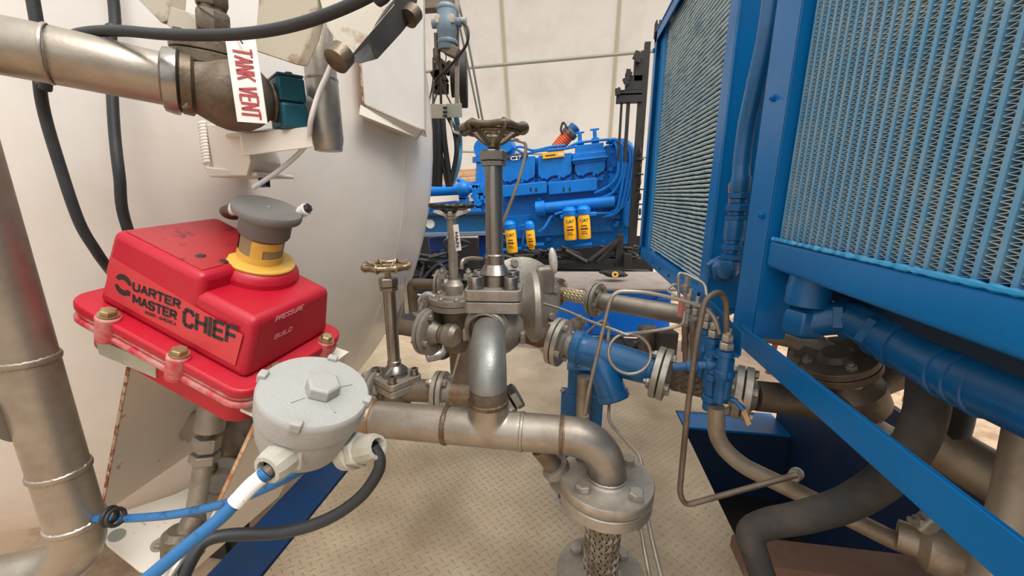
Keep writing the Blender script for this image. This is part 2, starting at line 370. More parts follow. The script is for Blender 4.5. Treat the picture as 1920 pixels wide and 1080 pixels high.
def braid(par, a, b, r, ns=14, turns=1.6, m=None, w_=.0028, k=2):
    """woven wire sleeve: strands wound both ways, passing over and under"""
    a, b = V(a), V(b); x, y, z = basis(b - a); L = (b - a).length; mb = MB(); st = max(24, int(L / .003)); turns = L * math.tan(R_(36)) / (2 * math.pi * r)
    for s_ in (1, -1):
        for i in range(ns):
            for q in range(k):
                pts = []
                for j in range(st + 1):
                    t = j / st; th = s_ * (t * turns * 2 * math.pi) + 2 * math.pi * i / ns + q * (w_ * 1.5 / r)
                    ph = t * turns * 2 * ns * math.pi
                    rr = r + .0015 * math.cos(ph + (math.pi if s_ < 0 else 0))
                    pts.append(a + z * (L * t) + (x * math.cos(th) + y * math.sin(th)) * rr)
                mb.tube(pts, w_ * .7, 5, cap=False)
    return mb.build('braided_sleeve', m or STEEL, par, weld=False)
def handwheel(par, c, Rw, m, lobes=6, drop=.03, rr=.008, spokes=5, loop=True):
    c = V(c); b = MB(); pts = []
    for i in range(120):
        t = 2 * math.pi * i / 120; k = Rw * (1 + .07 * math.cos(lobes * t)); pts.append(c + V((k * math.cos(t), k * math.sin(t), .15 * rr * math.cos(lobes * t))))
    b.tube(pts, rr, 10, closed=True)
    if loop:
        pts = [c + V((Rw * .86 * math.cos(2 * math.pi * i / 80), Rw * .86 * math.sin(2 * math.pi * i / 80), -rr * 1.4)) for i in range(80)]
        b.tube(pts, rr * .7, 8, closed=True)
        for i in range(lobes):
            t = 2 * math.pi * i / lobes; d = V((math.cos(t), math.sin(t), 0)); b.ring(c + d * Rw * .97 + V((0, 0, -rr * .3)), V((-d.y, d.x, 0)), rr * 1.55, rr * .6, 16, 8)
    for i in range(spokes):
        t = 2 * math.pi * (i + .3) / spokes; d = V((math.cos(t), math.sin(t), 0))
        b.tube(spline([c + d * Rw * .97, c + d * Rw * .72 - V((0, 0, drop * .25)), c + d * Rw * .3 - V((0, 0, drop * .9)), c - V((0, 0, drop))], 5), [rr * .85] * 16, 8)
    b.lathe(c - V((0, 0, drop * 1.35)), (0, 0, 1), [(Rw * .15, 0), (Rw * .21, drop * .1), (Rw * .21, drop * .75), (Rw * .15, drop * .9)], 20)
    return b.build('handwheel', m, par)
def cable(name, pts, r, m, label, cat='cable', n=12, sp=True, rad=.03, group=None):
    P = spline(pts, 7) if sp else smooth(pts, rad)
    return tag(MB().tube(P, r, n).build(name, m), label, cat, group)
def nut(par, p, ax, r, h, m, name='fitting'): return MB().hexa(p, ax, r, h).build(name, m, par)

def dep(p): return (V(p) - CAM).dot(_F)
def pxr(px, p): return px * dep(p) / F_PX
X_, Y_, Z_ = V((1, 0, 0)), V((0, 1, 0)), V((0, 0, 1))
def rsq(hx, hy, r, k=5):
    out = []
    for sx, sy, a0 in ((1, 1, 0), (-1, 1, 90), (-1, -1, 180), (1, -1, 270)):
        for i in range(k + 1):
            t = R_(a0 + 90 * i / k); out.append((sx * (hx - r) + r * math.cos(t), sy * (hy - r) + r * math.sin(t)))
    return out

# ================================================================ the setting
b = MB(); b.prism([(-.905, .1), (.6, .1), (.6, 2.05), (.95, 2.05), (.95, 2.62), (-.52, 2.86), (-.52, 2.0), (-.95, 2.95), (-1.7, 2.95), (-1.7, 1.42), (-.905, 1.42)], (0, 0, -.006), X_, Y_, .006)
struct(b.build('floor', TREAD, ang=20))
b = MB(); b.box((.5, 4, -.75), (16, 22, .1)); struct(b.build('floor', TAN))
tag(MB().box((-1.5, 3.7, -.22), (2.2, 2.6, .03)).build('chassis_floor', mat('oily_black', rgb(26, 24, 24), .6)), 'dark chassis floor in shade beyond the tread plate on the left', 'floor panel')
b = MB(); n_ = 16
prof = [(9.2 - .035 * k * k * .4, -.7 + k * .62) for k in range(n_)]
vs = []; fs = []
for yy, zz in prof: vs += [(-12, yy, zz), (10, yy, zz)]
for i in range(n_ - 1): fs.append((2 * i, 2 * i + 1, 2 * i + 3, 2 * i + 2))
wv = list(vs); m0 = len(vs); vs += [(x, y + .03, z) for x, y, z in wv]; fs += [tuple(m0 + i for i in f) for f in fs]
struct(MB().add(vs, fs).build('wall_back', TENT))
def wally(z): t = (z + .7) / .62; return 9.2 - .014 * t * t - .012
for (ua, va, ub, vb) in ((937, 0, 956, 250), (1163, 0, 1143, 270), (800, 0, 800, 1)):
    if ua == 800: break
    p, q = at(ua, va, 9), at(ub, vb, 9)
    pts = [V((q.x + (p.x - q.x) * t / 8, 0, q.z + (p.z - q.z) * t / 8)) for t in range(-6, 10)]
    pts = [V((a.x * (wally(a.z) / 9), wally(a.z) - .006, a.z)) for a in pts]
    bb = MB()
    for a, c in zip(pts, pts[1:]): bb.bar(a, c, .055, .012, (0, 1, 0))
    struct(bb.build('trim_seam', SEAM))
p, q = at(770, 137, 8.0), at(1280, 91, 8.0)
struct(MB().tube([p, p.lerp(q, .5), q], .03, 12).build('trim_purlin', GALV))
p, q = at(860, 284, 8.4), at(1240, 296, 8.4)
struct(MB().tube([p, p.lerp(q, .5), q], .022, 10).build('trim_rail', GALV))

# ================================================================ white storage tank
CX, CZ, TR, RY, HD = -2.165, 1.40, 1.60, 1.36, 1.05
tank = T('storage_tank', 'large white painted cylindrical tank with a domed end filling the left side', 'tank', (CX, RY + .5, 0))
prof = [(TR * math.sin(a), -HD * math.cos(a)) for a in [math.pi / 2 * i / 26 for i in range(27)]]
MB().lathe((CX, RY, CZ), Y_, prof, 96, False).build('tank_head', WHITE, tank)
MB().lathe((CX, RY, CZ), Y_, [(TR, 0), (TR, .24)] + [(TR * math.cos(math.pi / 2 * i / 14), .24 + .5 * math.sin(math.pi / 2 * i / 14)) for i in range(1, 15)], 96, False).build('tank_shell', WHITE, tank)
bead(tank, (CX, RY, CZ), Y_, TR, .006, WHITE)
for yy in (1.42,):
    MB().prism([(-.55, 0), (.55, 0), (.62, .32), (.3, .17), (0, .13), (-.3, .17), (-.62, .32)], (CX, yy, -.65), X_, Z_, -.05).build('saddle', DARK, tank)
    MB().box((CX, yy, -.36), (1.0, .05, .6)).box((CX, yy, 0), (.9, .05, .3)).build('saddle_leg', DARK, tank)
def head_y(x, z):
    q = 1 - ((x - CX) ** 2 + (z - CZ) ** 2) / TR ** 2
    return RY - HD * math.sqrt(max(q, 0))
def onhead(u, v, off=0.0):
    r = ray(u, v); t = .3; 
    while t < 4:
        p = CAM + r * t
        if p.y > head_y(p.x, p.z): break
        t += .002
    return p - r * off
# raised access box on the head
a1, a2, a3, a4 = onhead(676, 92, .05), onhead(800, 60, .05), onhead(797, 246, .05), onhead(682, 196, .05)
pn = MB().sheet([a1 + V((0, 0, .25)), a2 + V((0, 0, .25)), a3, a4], (-.05, .15, 0)); pn.build('access_box', WHITE, tank, bevel=.004)
MB().sheet([a4 + V((-.004, -.01, -.002)), a3 + V((.0, -.03, 0)), a3 + V((-.02, -.03, -.022)), a4 + V((.0, -.03, -.03))], (-.03, .08, 0)).build('drip_flange', WHITE_D, tank)
MB().sheet([a1 + V((-.004, 0, .25)), a1 + V((.001, -.001, .25)), a4 + V((.001, -.001, 0)), a4 + V((-.004, 0, 0))], (-.03, .1, 0)).build('box_edge', RUST, tank)
# welded support arm for the clamp
p0, p1, p2, p3 = ad(452, 250, .66), ad(582, 238, .66), ad(588, 276, .66), ad(458, 292, .66)
MB().sheet([p0, p1, p2, p3], (-.01, .006, 0)).build('support_arm', WHITE_D, tank, bevel=.0015)
q0, q1 = ad(420, 250, .74), ad(560, 232, .74)
MB().sheet([p0 + V((-.03, 0, .0)), p1, q1, q0], (0, 0, -.006)).build('support_shelf', WHITE_D, tank, bevel=.0015)
g = [ad(384, 232, .8), ad(452, 236, .68), ad(470, 300, .68), ad(462, 330, .70), ad(398, 328, .82), ad(386, 300, .82)]
MB().sheet(g, (-.02, .10, 0)).build('gusset', WHITE_D, tank, bevel=.002)
g = [ad(380, 312, .80), ad(480, 322, .70), ad(482, 330, .70), ad(392, 332, .80)]
MB().sheet(g, (-.03, .14, .0)).build('gusset_foot', WHITE_D, tank, bevel=.003)
bb = MB()
for i in range(13):
    t = i / 12; c = ad(379 + 8 * t, 232 + 72 * t, .795); bb.blob(c, (.010, .006, .0055), rot3(Y_, -20), 10, 6)
bb.build('weld_bead', WHITE, tank)
for u_, v_ in ((500, 256), (556, 250)):
    c = ad(u_, v_, .69); b = MB(); b.hexa(c, -Z_, .008, .007); b.cyl(c, c - V((0, 0, .018)), .0045); b.build('bolt', WHITE, tank)

# ================================================================ radiators on the right
def core_vertical(par, x, y0, y1, z0, z1, pitch):
    n = int((y1 - y0) / pitch); tb = MB(); fn = MB(); random.seed(3)
    for i in range(n + 1):
        y = y0 + i * pitch; tb.box((x + .014, y, (z0 + z1) / 2), (.030, pitch * .30, z1 - z0))
    vs = []; fs = []; fp = .0041
    for i in range(n):
        ya, yb = y0 + i * pitch + pitch * .15, y0 + (i + 1) * pitch - pitch * .15; z = z0; k = 0; ph = random.random() * fp
        z += ph
        while z < z1 - fp:
            j = random.uniform(-.0006, .0006); za, zb = z, z + fp + j
            if k % 2: A, B = (ya, za), (yb, zb)
            else: A, B = (yb, za), (ya, zb)
            m = len(vs)
            for (yy, zz) in (A, B):
                for dx in (0.001, .028):
                    for dz in (0, .0008): vs.append((x + dx, yy, zz + dz))
            fs += [(m, m + 4, m + 5, m + 1), (m + 1, m + 5, m + 7, m + 3), (m, m + 2, m + 6, m + 4)]
            z += fp + j; k += 1
    tb.build('coolant_tubes', TUBEM, par, weld=False); MB().add(vs, fs).build('fin_pack', FIN, par, ang=10, weld=False)
    MB().box((x + .055, (y0 + y1) / 2, (z0 + z1) / 2), (.05, y1 - y0 + .01, z1 - z0)).build('core_block', CORE, par)
X0 = .50; ZB = 1.04
BLOCKER = mat('light_block_navy', rgb(20, 40, 62), .6)
rad = T('radiator', 'large blue near radiator with upright tubes and zigzag fins above the lower rail', 'radiator', (X0 + .1, .55, .72))
core_vertical(rad, X0 + .022, .02, 1.078, ZB, 2.05, .0245)
MB().prism(rsq(.05, .036, .012), (X0 + .055, 1.085, 1.002), X_, Z_, 1.15).build('lower_tank', BLUE, rad)
MB().box((X0 + .70, .05, 1.48), (1.14, 2.3, 1.16)).build('light_block_box', BLOCKER, rad)  # solid box behind the core, added to keep light off the pipes below
pts = [V((X0 + .006, 1.075 - i * .0085, ZB + .001)) for i in range(126)]
MB().tube(pts, [.0045 + random.uniform(-.0012, .0018) for _ in pts], 7).build('weld_bead', mat('blue_weld', rgb(40, 150, 205), .22, 0, coat=.6), rad)
b = MB(); b.box((X0 + .003, 1.162, 1.40), (.006, .135, 1.36)).box((X0 + .04, 1.097, 1.42), (.08, .006, 1.3)).box((X0 + .04, 1.227, 1.42), (.08, .006, 1.3))
b.build('frame_post', BLUE, rad, bevel=.0015)
b = MB(); b.box((X0 + .0015, .50, .752), (.009, 1.33, .062)).box((X0 + .035, .50, .724), (.06, 1.33, .006))
b.build('lower_rail', BLUE, rad, bevel=.0015)
for u_, v_ in ((1452, 184), (1431, 404)):
    c = atx(u_, v_, X0); b = MB(); b.lathe(c, -X_, [(.009, 0), (.009, .002)], 16); b.hexa(c - X_ * .002, -X_, .0075, .006); b.cyl(c - X_ * .008, c - X_ * .013, .004, n=10); b.build('bolt', BLUE, rad)

# far radiator: slatted core
rad2 = T('radiator', 'narrow far blue cooler with fine horizontal bars beside the engine', 'radiator', (X0 + .2, 2.2, .72))
YA, YN, ZA, ZT = 2.95, 1.50, .72, 2.16
b = MB(); nb_ = 70; zz0, zz1 = ZA + .08, ZT - .03
for i in range(nb_):
    z = zz0 + (zz1 - zz0) * i / (nb_ - 1)
    pts = [V((X0 + .05 + random.uniform(-.001, .001), 1.585 + (2.78 - 1.585) * k / 24, z + random.uniform(-.0012, .0012))) for k in range(25)]
    b.tube(pts, .0068, 6)
b.build('core_bars', BAR, rad2, weld=False)
vs = []; fs = []
for i in range(nb_ - 1):
    z = zz0 + (zz1 - zz0) * (i + .5) / (nb_ - 1); hh = (zz1 - zz0) / (nb_ - 1) / 2
    for k in range(150):
        y = 1.585 + k * .00797; m = len(vs)
        s_ = 1 if k % 2 else -1
        vs += [(X0 + .054, y, z - hh * s_), (X0 + .054, y + .008, z + hh * s_), (X0 + .08, y + .008, z + hh * s_), (X0 + .08, y, z - hh * s_), (X0 + .054, y + .0015, z - hh * s_), (X0 + .054, y + .0095, z + hh * s_)]
        fs += [(m, m + 1, m + 2, m + 3), (m, m + 1, m + 5, m + 4)]
MB().add(vs, fs).build('fin_pack', FIN2, rad2, ang=10, weld=False)
MB().box((X0 + .11, 2.18, (ZA + ZT) / 2), (.06, 1.25, ZT - ZA - .02)).build('core_block', CORE, rad2)
b = MB(); LBE = mat('light_blue_edge', rgb(70, 146, 200), .3); b.box((X0 + .04, 1.585, (ZA + ZT) / 2), (.02, .012, ZT - ZA)).build('core_side', LBE, rad2); MB().box((X0 + .04, 2.80, (ZA + ZT) / 2), (.02, .02, ZT - ZA)).build('core_side', LBE, rad2)
b = MB(); b.box((X0 + .003, 1.535, (ZA + ZT) / 2), (.006, .09, ZT - ZA)).box((X0 + .10, YN, (ZA + ZT) / 2), (.2, .006, ZT - ZA)); b.build('corner_post', BLUE, rad2, bevel=.0015)
b = MB(); b.box((X0 + .003, 2.93, (ZA + ZT) / 2), (.006, .07, ZT - ZA)).box((X0 + .05, 2.962, (ZA + ZT) / 2), (.09, .006, ZT - ZA)).box((X0 + .03, 2.85, (ZA + ZT) / 2), (.006, .09, ZT - ZA)); b.build('far_post', BLUE, rad2, bevel=.0015)
b = MB(); b.box((X0 + .003, 2.22, ZA + .03), (.006, 1.44, .06)).box((X0 + .05, 2.22, ZA + .062), (.09, 1.44, .005)).box((X0 + .05, 2.22, ZA), (.1, 1.46, .006)); b.build('bottom_rail', BLUE, rad2, bevel=.001)
b = MB(); b.box((X0 + .003, 2.22, ZT - .03), (.006, 1.5, .06)).box((X0 + .06, 2.22, ZT), (.13, 1.5, .006)); b.build('top_rail', BLUE, rad2, bevel=.001)
for i in range(7):
    c = V((X0 - .001, 1.65 + i * .2, ZA + .03)); b = MB(); b.hexa(c, -X_, .009, .007); b.build('bolt', BLUE, rad2)
c = V((X0, 2.95, 2.06)); MB().hexa(c, -X_, .014, .01).build('bolt', BLUE, rad2)
MB().box((X0 + .45, 2.22, 1.5), (.6, 1.4, 1.3)).build('fan_shroud', CORE, rad2)
# black expanded mesh guard between them
b = MB()
for i in range(9):
    y0 = 1.258 + i * .022
    for s_ in (0, 1):
        pts = [V((X0 + .10, y0 + .011 * ((k + s_) % 2), 1.25 + k * .028)) for k in range(36)]
        b.tube(pts, .0018, 5)
g = b.build('mesh_guard', DARK, None, weld=False); tag(g, 'black expanded metal guard between the two radiators', 'guard')
MB().box((X0 + .3, 1.38, 1.5), (.02, .22, 1.6)).build('backing', CORE, None); bpy.data.objects.remove(bpy.data.objects['backing'])

# blue hose between the radiators
hp = [atx(1452, -30, .535), atx(1440, 60, .535), atx(1420, 150, .53), atx(1402, 230, .53), atx(1392, 300, .53), atx(1389, 345, .53)]
hose = T('hydraulic_hose', 'blue painted hydraulic hose with bolted fittings hanging between the radiators', 'hose', hp[-1])
hr = pxr(16, hp[-1])
MB().tube(spline(hp, 8), [hr * (1 + .03 * (i % 8 == 0)) for i in range(41)], 18).build('hose_body', BLUE_D, hose)
x_, y_ = hp[-1].x, hp[-1].y
rows = [(330, 360, 1.12, 0), (360, 372, 1.2, 6), (372, 382, .95, 0), (382, 396, 1.3, 6), (396, 404, 1.0, 0), (404, 412, 1.25, 6), (412, 450, 1.2, 0), (450, 458, 1.0, 0), (458, 468, 1.25, 6), (468, 476, .95, 0), (476, 486, 1.2, 6), (486, 505, 1.12, 6)]
for va, vb, k, hx in rows:
    za, zb = zrow(va, x_, y_), zrow(vb, x_, y_)
    b = MB()
    if hx: b.hexa((x_, y_, zb), Z_, hr * k * 1.08, za - zb)
    else: b.lathe((x_, y_, zb), Z_, [(hr * k * .95, 0), (hr * k, (za - zb) * .15), (hr * k, (za - zb) * .85), (hr * k * .95, za - zb)], 22)
    b.build('hose_fitting', BLUE_D, hose)
ze = zrow(512, x_, y_); e1 = V((x_, y_, ze)); e2 = V((x_ - .005, y_ + .10, ze + .01))
b = MB(); b.tube(smooth([V((x_, y_, zrow(490, x_, y_))), e1, e2], .03, 8), hr * 1.15, 20); b.build('elbow', BLUE_D, hose)
b = MB(); b.hexa(e1 + V((0, .035, 0)), Y_, hr * 1.55, .02); b.hexa(e1 + V((0, .07, 0)), Y_, hr * 1.75, .03); b.build('hose_fitting', BLUE_D, hose)
c1 = atx(1368, 345, .515); c2 = atx(1366, 405, .515)
cable('cord', [c1 + V((.02, 0, .01)), c1, c1.lerp(c2, .5), c2, c2 + V((.02, 0, -.01))], .0022, COPPER, 'short copper coloured loop of wire beside the blue hose fittings', 'wire')

# ================================================================ front spool: tee, elbow and flanges over a braided hose
YS = .76
fc = at(1137, 893, YS); PR = .0405; FR = .1
sp_ = T('pipe_spool', 'bare stainless tee pipe with brown weld rings and a wide bolted end flange', 'pipe', (fc.x - .2, YS, fc.z - .05))
zr = at(1050, 815, YS).z; ex = fc.x - .098
tee = at(905, 800, YS); tee.z = zr; vx = at(915, 700, YS).x
def weldx(u): return at(u, 805, YS).x
xL = at(690, 795, YS).x; w1, w2, w3 = weldx(838), weldx(979), weldx(1053)
MB().cyl((xL - .06, YS, zr), (w1, YS, zr), PR, n=40).build('straight_pipe', PIPE, sp_)
b = MB(); b.cyl((w1, YS, zr), (w2, YS, zr), PR * 1.015, n=40)
zt = zrow(752, vx, YS)
tv_ = []; tf_ = []
for i in range(13):
    t = i / 12; rx = PR * (1.02 + .42 * (1 - t) ** 3.2)
    for k in range(44): a = 2 * math.pi * k / 44; tv_.append((vx + rx * math.cos(a), YS + PR * 1.016 * math.sin(a), zr + t * (zt - zr)))
for i in range(12):
    for k in range(44): tf_.append((i * 44 + k, i * 44 + (k + 1) % 44, (i + 1) * 44 + (k + 1) % 44, (i + 1) * 44 + k))
b.add(tv_, tf_ + [tuple(range(44)), tuple(12 * 44 + k for k in range(44))])
to_ = b.build('tee', PIPE, sp_, ang=60); md = to_.modifiers.new('remesh', 'REMESH'); md.mode = 'VOXEL'; md.voxel_size = .0022; md.use_smooth_shade = True
md = to_.modifiers.new('smooth', 'SMOOTH'); md.factor = .5; md.iterations = 22
MB().cyl((w2, YS, zr), (w3, YS, zr), PR, n=40).build('straight_pipe', PIPE, sp_)
ep = smooth([(w3, YS, zr), (fc.x, YS, zr), (fc.x, YS, fc.z - .004)], .11, 14)
MB().tube(ep, PR * 1.01, 36).build('elbow', PIPE, sp_)
for x_w in (w1, w2, w3): bead(sp_, (x_w, YS, zr), X_, PR * 1.01, .0042 if x_w != w1 else .006, WELD if x_w != w2 else PIPE)
bead(sp_, (vx, YS, zt), Z_, PR * 1.02, .006)
for d_ in (0, .009): bead(sp_, (xL + d_, YS, zr), X_, PR * 1.02, .006)
MB().lathe((xL - .014, YS, zr), X_, [(PR * 1.15, 0), (PR * 1.15, .02), (PR * 1.03, .032)], 36, False).build('socket_ring', TINT, sp_)
for (xa, xb, r_) in ((w1 - .006, w1 + .005, 1.02), (w3 - .006, w3 + .007, 1.022), (xL + .012, xL + .026, 1.006)):
    MB().lathe((xa, YS, zr), X_, [(PR * r_ - .0002, 0), (PR * r_, .0005), (PR * r_, xb - xa - .0005), (PR * r_ - .0002, xb - xa)], 40, False).build('tint_band', TINT, sp_)
MB().lathe((vx, YS, zt + .001), Z_, [(PR * 1.008, 0), (PR * 1.01, .003), (PR * 1.01, .025), (PR * 1.004, .03)], 36, False).build('tint_band', DARKCAST, sp_)
# riser and bend back to the valve
VY = 1.0
vc = at(928, 534, VY); port = V((vc.x - .012, .925, zrow(622, vc.x - .01, .925)))
rp_ = smooth([(vx, YS, zt), (vx, YS, port.z), (port.x, port.y + .04, port.z)], .13, 16)
MB().tube(rp_, PR * 1.0, 36).build('riser_bend', mat('grey_pipe_steel', rgb(150, 150, 146), .42, .75, rgb(120, 118, 112), 14, .5, .25, 260), sp_)
# side outlet plug on the tee (hex unions behind)
c = at(955, 750, YS + .05); ax = V((.75, .25, .45)).normalized()
b = MB(); b.cyl(c - ax * .05, c, .02); b.build('branch_stub', PIPE, sp_)
b = MB(); b.hexa(c - ax * .012, ax, .031, .018); b.build('union_nut', TURNED, sp_)
b = MB(); b.hexa(c + ax * .008, ax, .031, .018); b.build('union_nut', TURNED, sp_)
# lower drain fitting under the run
c = at(1040, 875, YS + .02); ax = V((.55, .1, -.8)).normalized()
MB().cyl(c - ax * .06, c, .021).build('branch_stub', BROWNSTEEL, sp_)
MB().lathe(c - ax * .005, ax, [(.026, 0), (.032, .004), (.032, .016), (.024, .02), (.024, .03), (.034, .034), (.034, .052), (.026, .056)], 30).build('union_nut', CAST, sp_)
# top flange of the spool
MB().lathe(fc, -Z_, [(PR * 1.0, -.006), (PR * 1.22, -.002), (PR * 1.3, 0), (FR * .985, 0), (FR, .002), (FR, .022), (FR * .985, .024), (.02, .024)], 64).build('flange', STEEL, sp_)
bead(sp_, fc + V((0, 0, .004)), Z_, PR * 1.06, .005, STEEL)
for dx, dy in ((-.052, -.05), (.054, -.056), (.052, .052), (-.05, .054)):
    c = fc + V((dx, dy, 0)); b = MB(); b.lathe(c, Z_, [(.017, 0), (.017, .002)], 20); b.hexa(c + V((0, 0, .002)), Z_, .0155, .014); b.build('bolt', STEEL, sp_)
# braided hose below
bz = at(1130, 1066, YS).z; bc = V((fc.x, YS, bz))
bh = T('braided_hose', 'upright braided stainless hose with a flange at each end rising from the deck', 'hose', (fc.x, YS, 0))
MB().lathe(fc - V((0, 0, .027)), -Z_, [(.02, 0), (FR * .97, 0), (FR * .99, .002), (FR * .985, .026), (FR * .94, .03), (.045, .03), (.044, .04), (.035, .04)], 64).build('flange', STEEL, bh)
MB().cyl(fc - V((0, 0, .0275)), fc - V((0, 0, .0235)), FR * .93, n=48).build('gasket', mat('gasket_light', rgb(205, 205, 200), .5), bh)
for dx, dy in ((-.052, -.05), (.054, -.056), (.052, .052), (-.05, .054)):
    c = fc + V((dx, dy, -.056)); b = MB(); b.hexa(c, -Z_, .0155, .013); b.cyl(c - V((0, 0, .008)), c - V((0, 0, .02)), .008, n=12); b.build('nut', STEEL, bh)
MB().cyl(fc - V((0, 0, .055)), bc + V((0, 0, -.002)), .0345, n=32).build('hose_core', DARKCAST, bh)
braid(bh, fc - V((0, 0, .058)), bc, .037, 16, 1.15, mat('braid_wire', rgb(150, 138, 124), .42, .8, rgb(96, 82, 68), 20, .6), .0023, 3)
MB().lathe(bc, -Z_, [(.036, 0), (.042, .004), (.05, .01), (FR * .98, .01), (FR, .012), (FR, .036), (.03, .036)], 56).build('flange', STEEL, bh)
for dx, dy in ((-.055, .05), (.055, .05), (-.055, -.05), (.055, -.05)):
    c = bc + V((dx, dy, -.01)); b = MB(); b.hexa(c, Z_, .0155, .014); b.build('bolt', STEEL, bh)
lf = T('deck_flange', 'lower stainless flange and short pipe on the deck below the braided hose', 'flange', (fc.x, YS, 0))
MB().lathe(bc - V((0, 0, .038)), -Z_, [(.03, 0), (FR, 0), (FR, .024), (.055, .026), (.045, .05), (.0445, bc.z - .04), (.02, bc.z - .04)], 56).build('flange', STEEL, lf)
for dx, dy in ((-.055, .05), (.055, .05), (-.055, -.05), (.055, -.05)):
    c = bc + V((dx, dy, -.062)); b = MB(); b.hexa(c, -Z_, .0155, .013); b.build('nut', STEEL, lf)

# ================================================================ gate valves
def tag_plate(par, s_, u, v, y, h, wd, tm, ink):
    pass
def gate_valve(label, vc, hx, hy, ft, ang, br, bonnet, tube_r, z_nut, z_top, z_wheel, Rw, wm, lobes=6, sock=True, square=True, m=CAST, tm=TURNED, group=None, drop=.03, rr=.007, loop=True):
    t = T('gate_valve', label, 'valve', (vc.x, vc.y, vc.z - .15), group); Rm = Matrix.Rotation(R_(ang), 3, 'Z'); ax, ay = Rm @ X_, Rm @ Y_
    if square:
        MB().prism(rsq(hx, hy, .014), vc - V((0, 0, ft)), ax, ay, ft).build('bonnet_plate', m, t, bevel=.002)
        MB().prism(rsq(hx, hy, .014), vc - V((0, 0, ft * 2.15)), ax, ay, ft * 1.05).build('body_plate', m, t, bevel=.002)
        MB().prism(rsq(hx * .93, hy * .93, .012), vc - V((0, 0, ft * 1.12)), ax, ay, ft * .14).build('gasket', DARK, t)
        for sx, sy in ((1, 1), (1, -1), (-1, 1), (-1, -1)):
            c = vc + ax * sx * (hx - br * 1.5) + ay * sy * (hy - br * 1.5); b = MB()
            b.lathe(c, Z_, [(br * 1.25, 0), (br * 1.25, .002)], 20); b.socket(c + V((0, 0, .002)), Z_, br, br * 1.6) if sock else b.hexa(c, Z_, br, br)
            b.build('bolt', TURNED if sock else STEEL, t)
    else:
        MB().lathe(vc - V((0, 0, ft)), Z_, [(hx * .3, 0), (hx, 0), (hx, ft), (hx * .3, ft)], 40).build('bonnet_plate', m, t)
        MB().lathe(vc - V((0, 0, ft * 2.2)), Z_, [(hx * .3, 0), (hx, 0), (hx, ft * 1.05), (hx * .3, ft * 1.05)], 40).build('body_plate', m, t)
        MB().cyl(vc - V((0, 0, ft * 1.15)), vc - V((0, 0, ft)), hx * .9).build('gasket', DARK, t)
        bolts(t, vc, Z_, hx * .82, 8, br, .001, STEEL, 22, both=False)
    MB().lathe(vc, Z_, bonnet, 36).build('bonnet', tm, t)
    MB().cyl(vc + V((0, 0, bonnet[-1][1] * .8)), (vc.x, vc.y, z_nut), tube_r, n=28).build('stem_tube', tm, t)
    b = MB(); b.hexa((vc.x, vc.y, z_nut), Z_, tube_r * 1.42, (z_top - z_nut) * .35); b.hexa((vc.x, vc.y, z_nut + (z_top - z_nut) * .36), Z_, tube_r * 1.5, (z_top - z_nut) * .62); b.build('packing_nut', tm, t)
    MB().cyl((vc.x, vc.y, z_top - .01), (vc.x, vc.y, z_wheel), tube_r * .5).build('stem', wm, t)
    handwheel(t, (vc.x, vc.y, z_wheel), Rw, wm, lobes, drop, rr, 5, loop)
    return t
# the big centre valve
zw = zrow(240, vc.x, VY); hw = pxr(51, vc - V((0, 0, .02)))
cv = gate_valve('tall central gate valve with a wide dark bronze handwheel on a thick polished stem', vc, hw, hw * .95, .028, 5, .0180,
    [(.036, 0), (.036, .028), (.041, .032), (.0275, .054), (.0255, .056), (.0255, .080), (.0215, .084)], pxr(16.5, V((vc.x, VY, 1.1))), zrow(312, vc.x, VY), zrow(281, vc.x, VY), zw, pxr(57, V((vc.x, VY, zw))), BRONZE, 6, drop=.036, rr=.0075)
by = vc - V((0, 0, .066))
b = MB(); b.lathe(by, -Z_, [(.055, -.002), (.058, .01), (.075, .035), (.078, .06), (.07, .09), (.045, .115), (.02, .12)], 40)
b.cyl(port + V((0, .09, 0)), port + V((0, .02, 0)), .066, .060, n=40)
b.build('valve_body', CAST, cv, bevel=.002)
b = MB(); b.lathe(port + V((0, .03, 0)), -Y_, [(.058, 0), (.057, .012), (.05, .022), (PR * 1.02, .026)], 40, False); b.build('port_collar', CAST, cv)
bead(cv, port + V((0, .002, 0)), Y_, PR * 1.12, .006, BROWNSTEEL)
b = MB()
for s_ in (-1, 1): b.prism(rsq(.011, .016, .004), by + V((s_ * .072, -.02, -.07)), Y_, Z_, .012 * s_)
b.build('side_lug', CAST, cv, bevel=.0015)
# grey conduit running up behind the centre stem
pts = [at(952, 262, 1.04), at(972, 264, 1.04), at(986, 276, 1.05), at(975, 330, 1.06), at(950, 400, 1.08), at(925, 462, 1.1), at(905, 520, 1.12)]
cable('vent_tube', pts, .0042, STEEL, 'bent bare metal tube running down behind the central valve stem', 'tube')
b = MB().tube(smooth([at(866, 504, .93), at(866, 488, .93), at(884, 484, .97), at(905, 486, 1.0)], .012), .0055, 12).build('vent_tube', PIPE); tag(b, 'short pale elbow tube at the left corner of the central valve flange', 'tube')

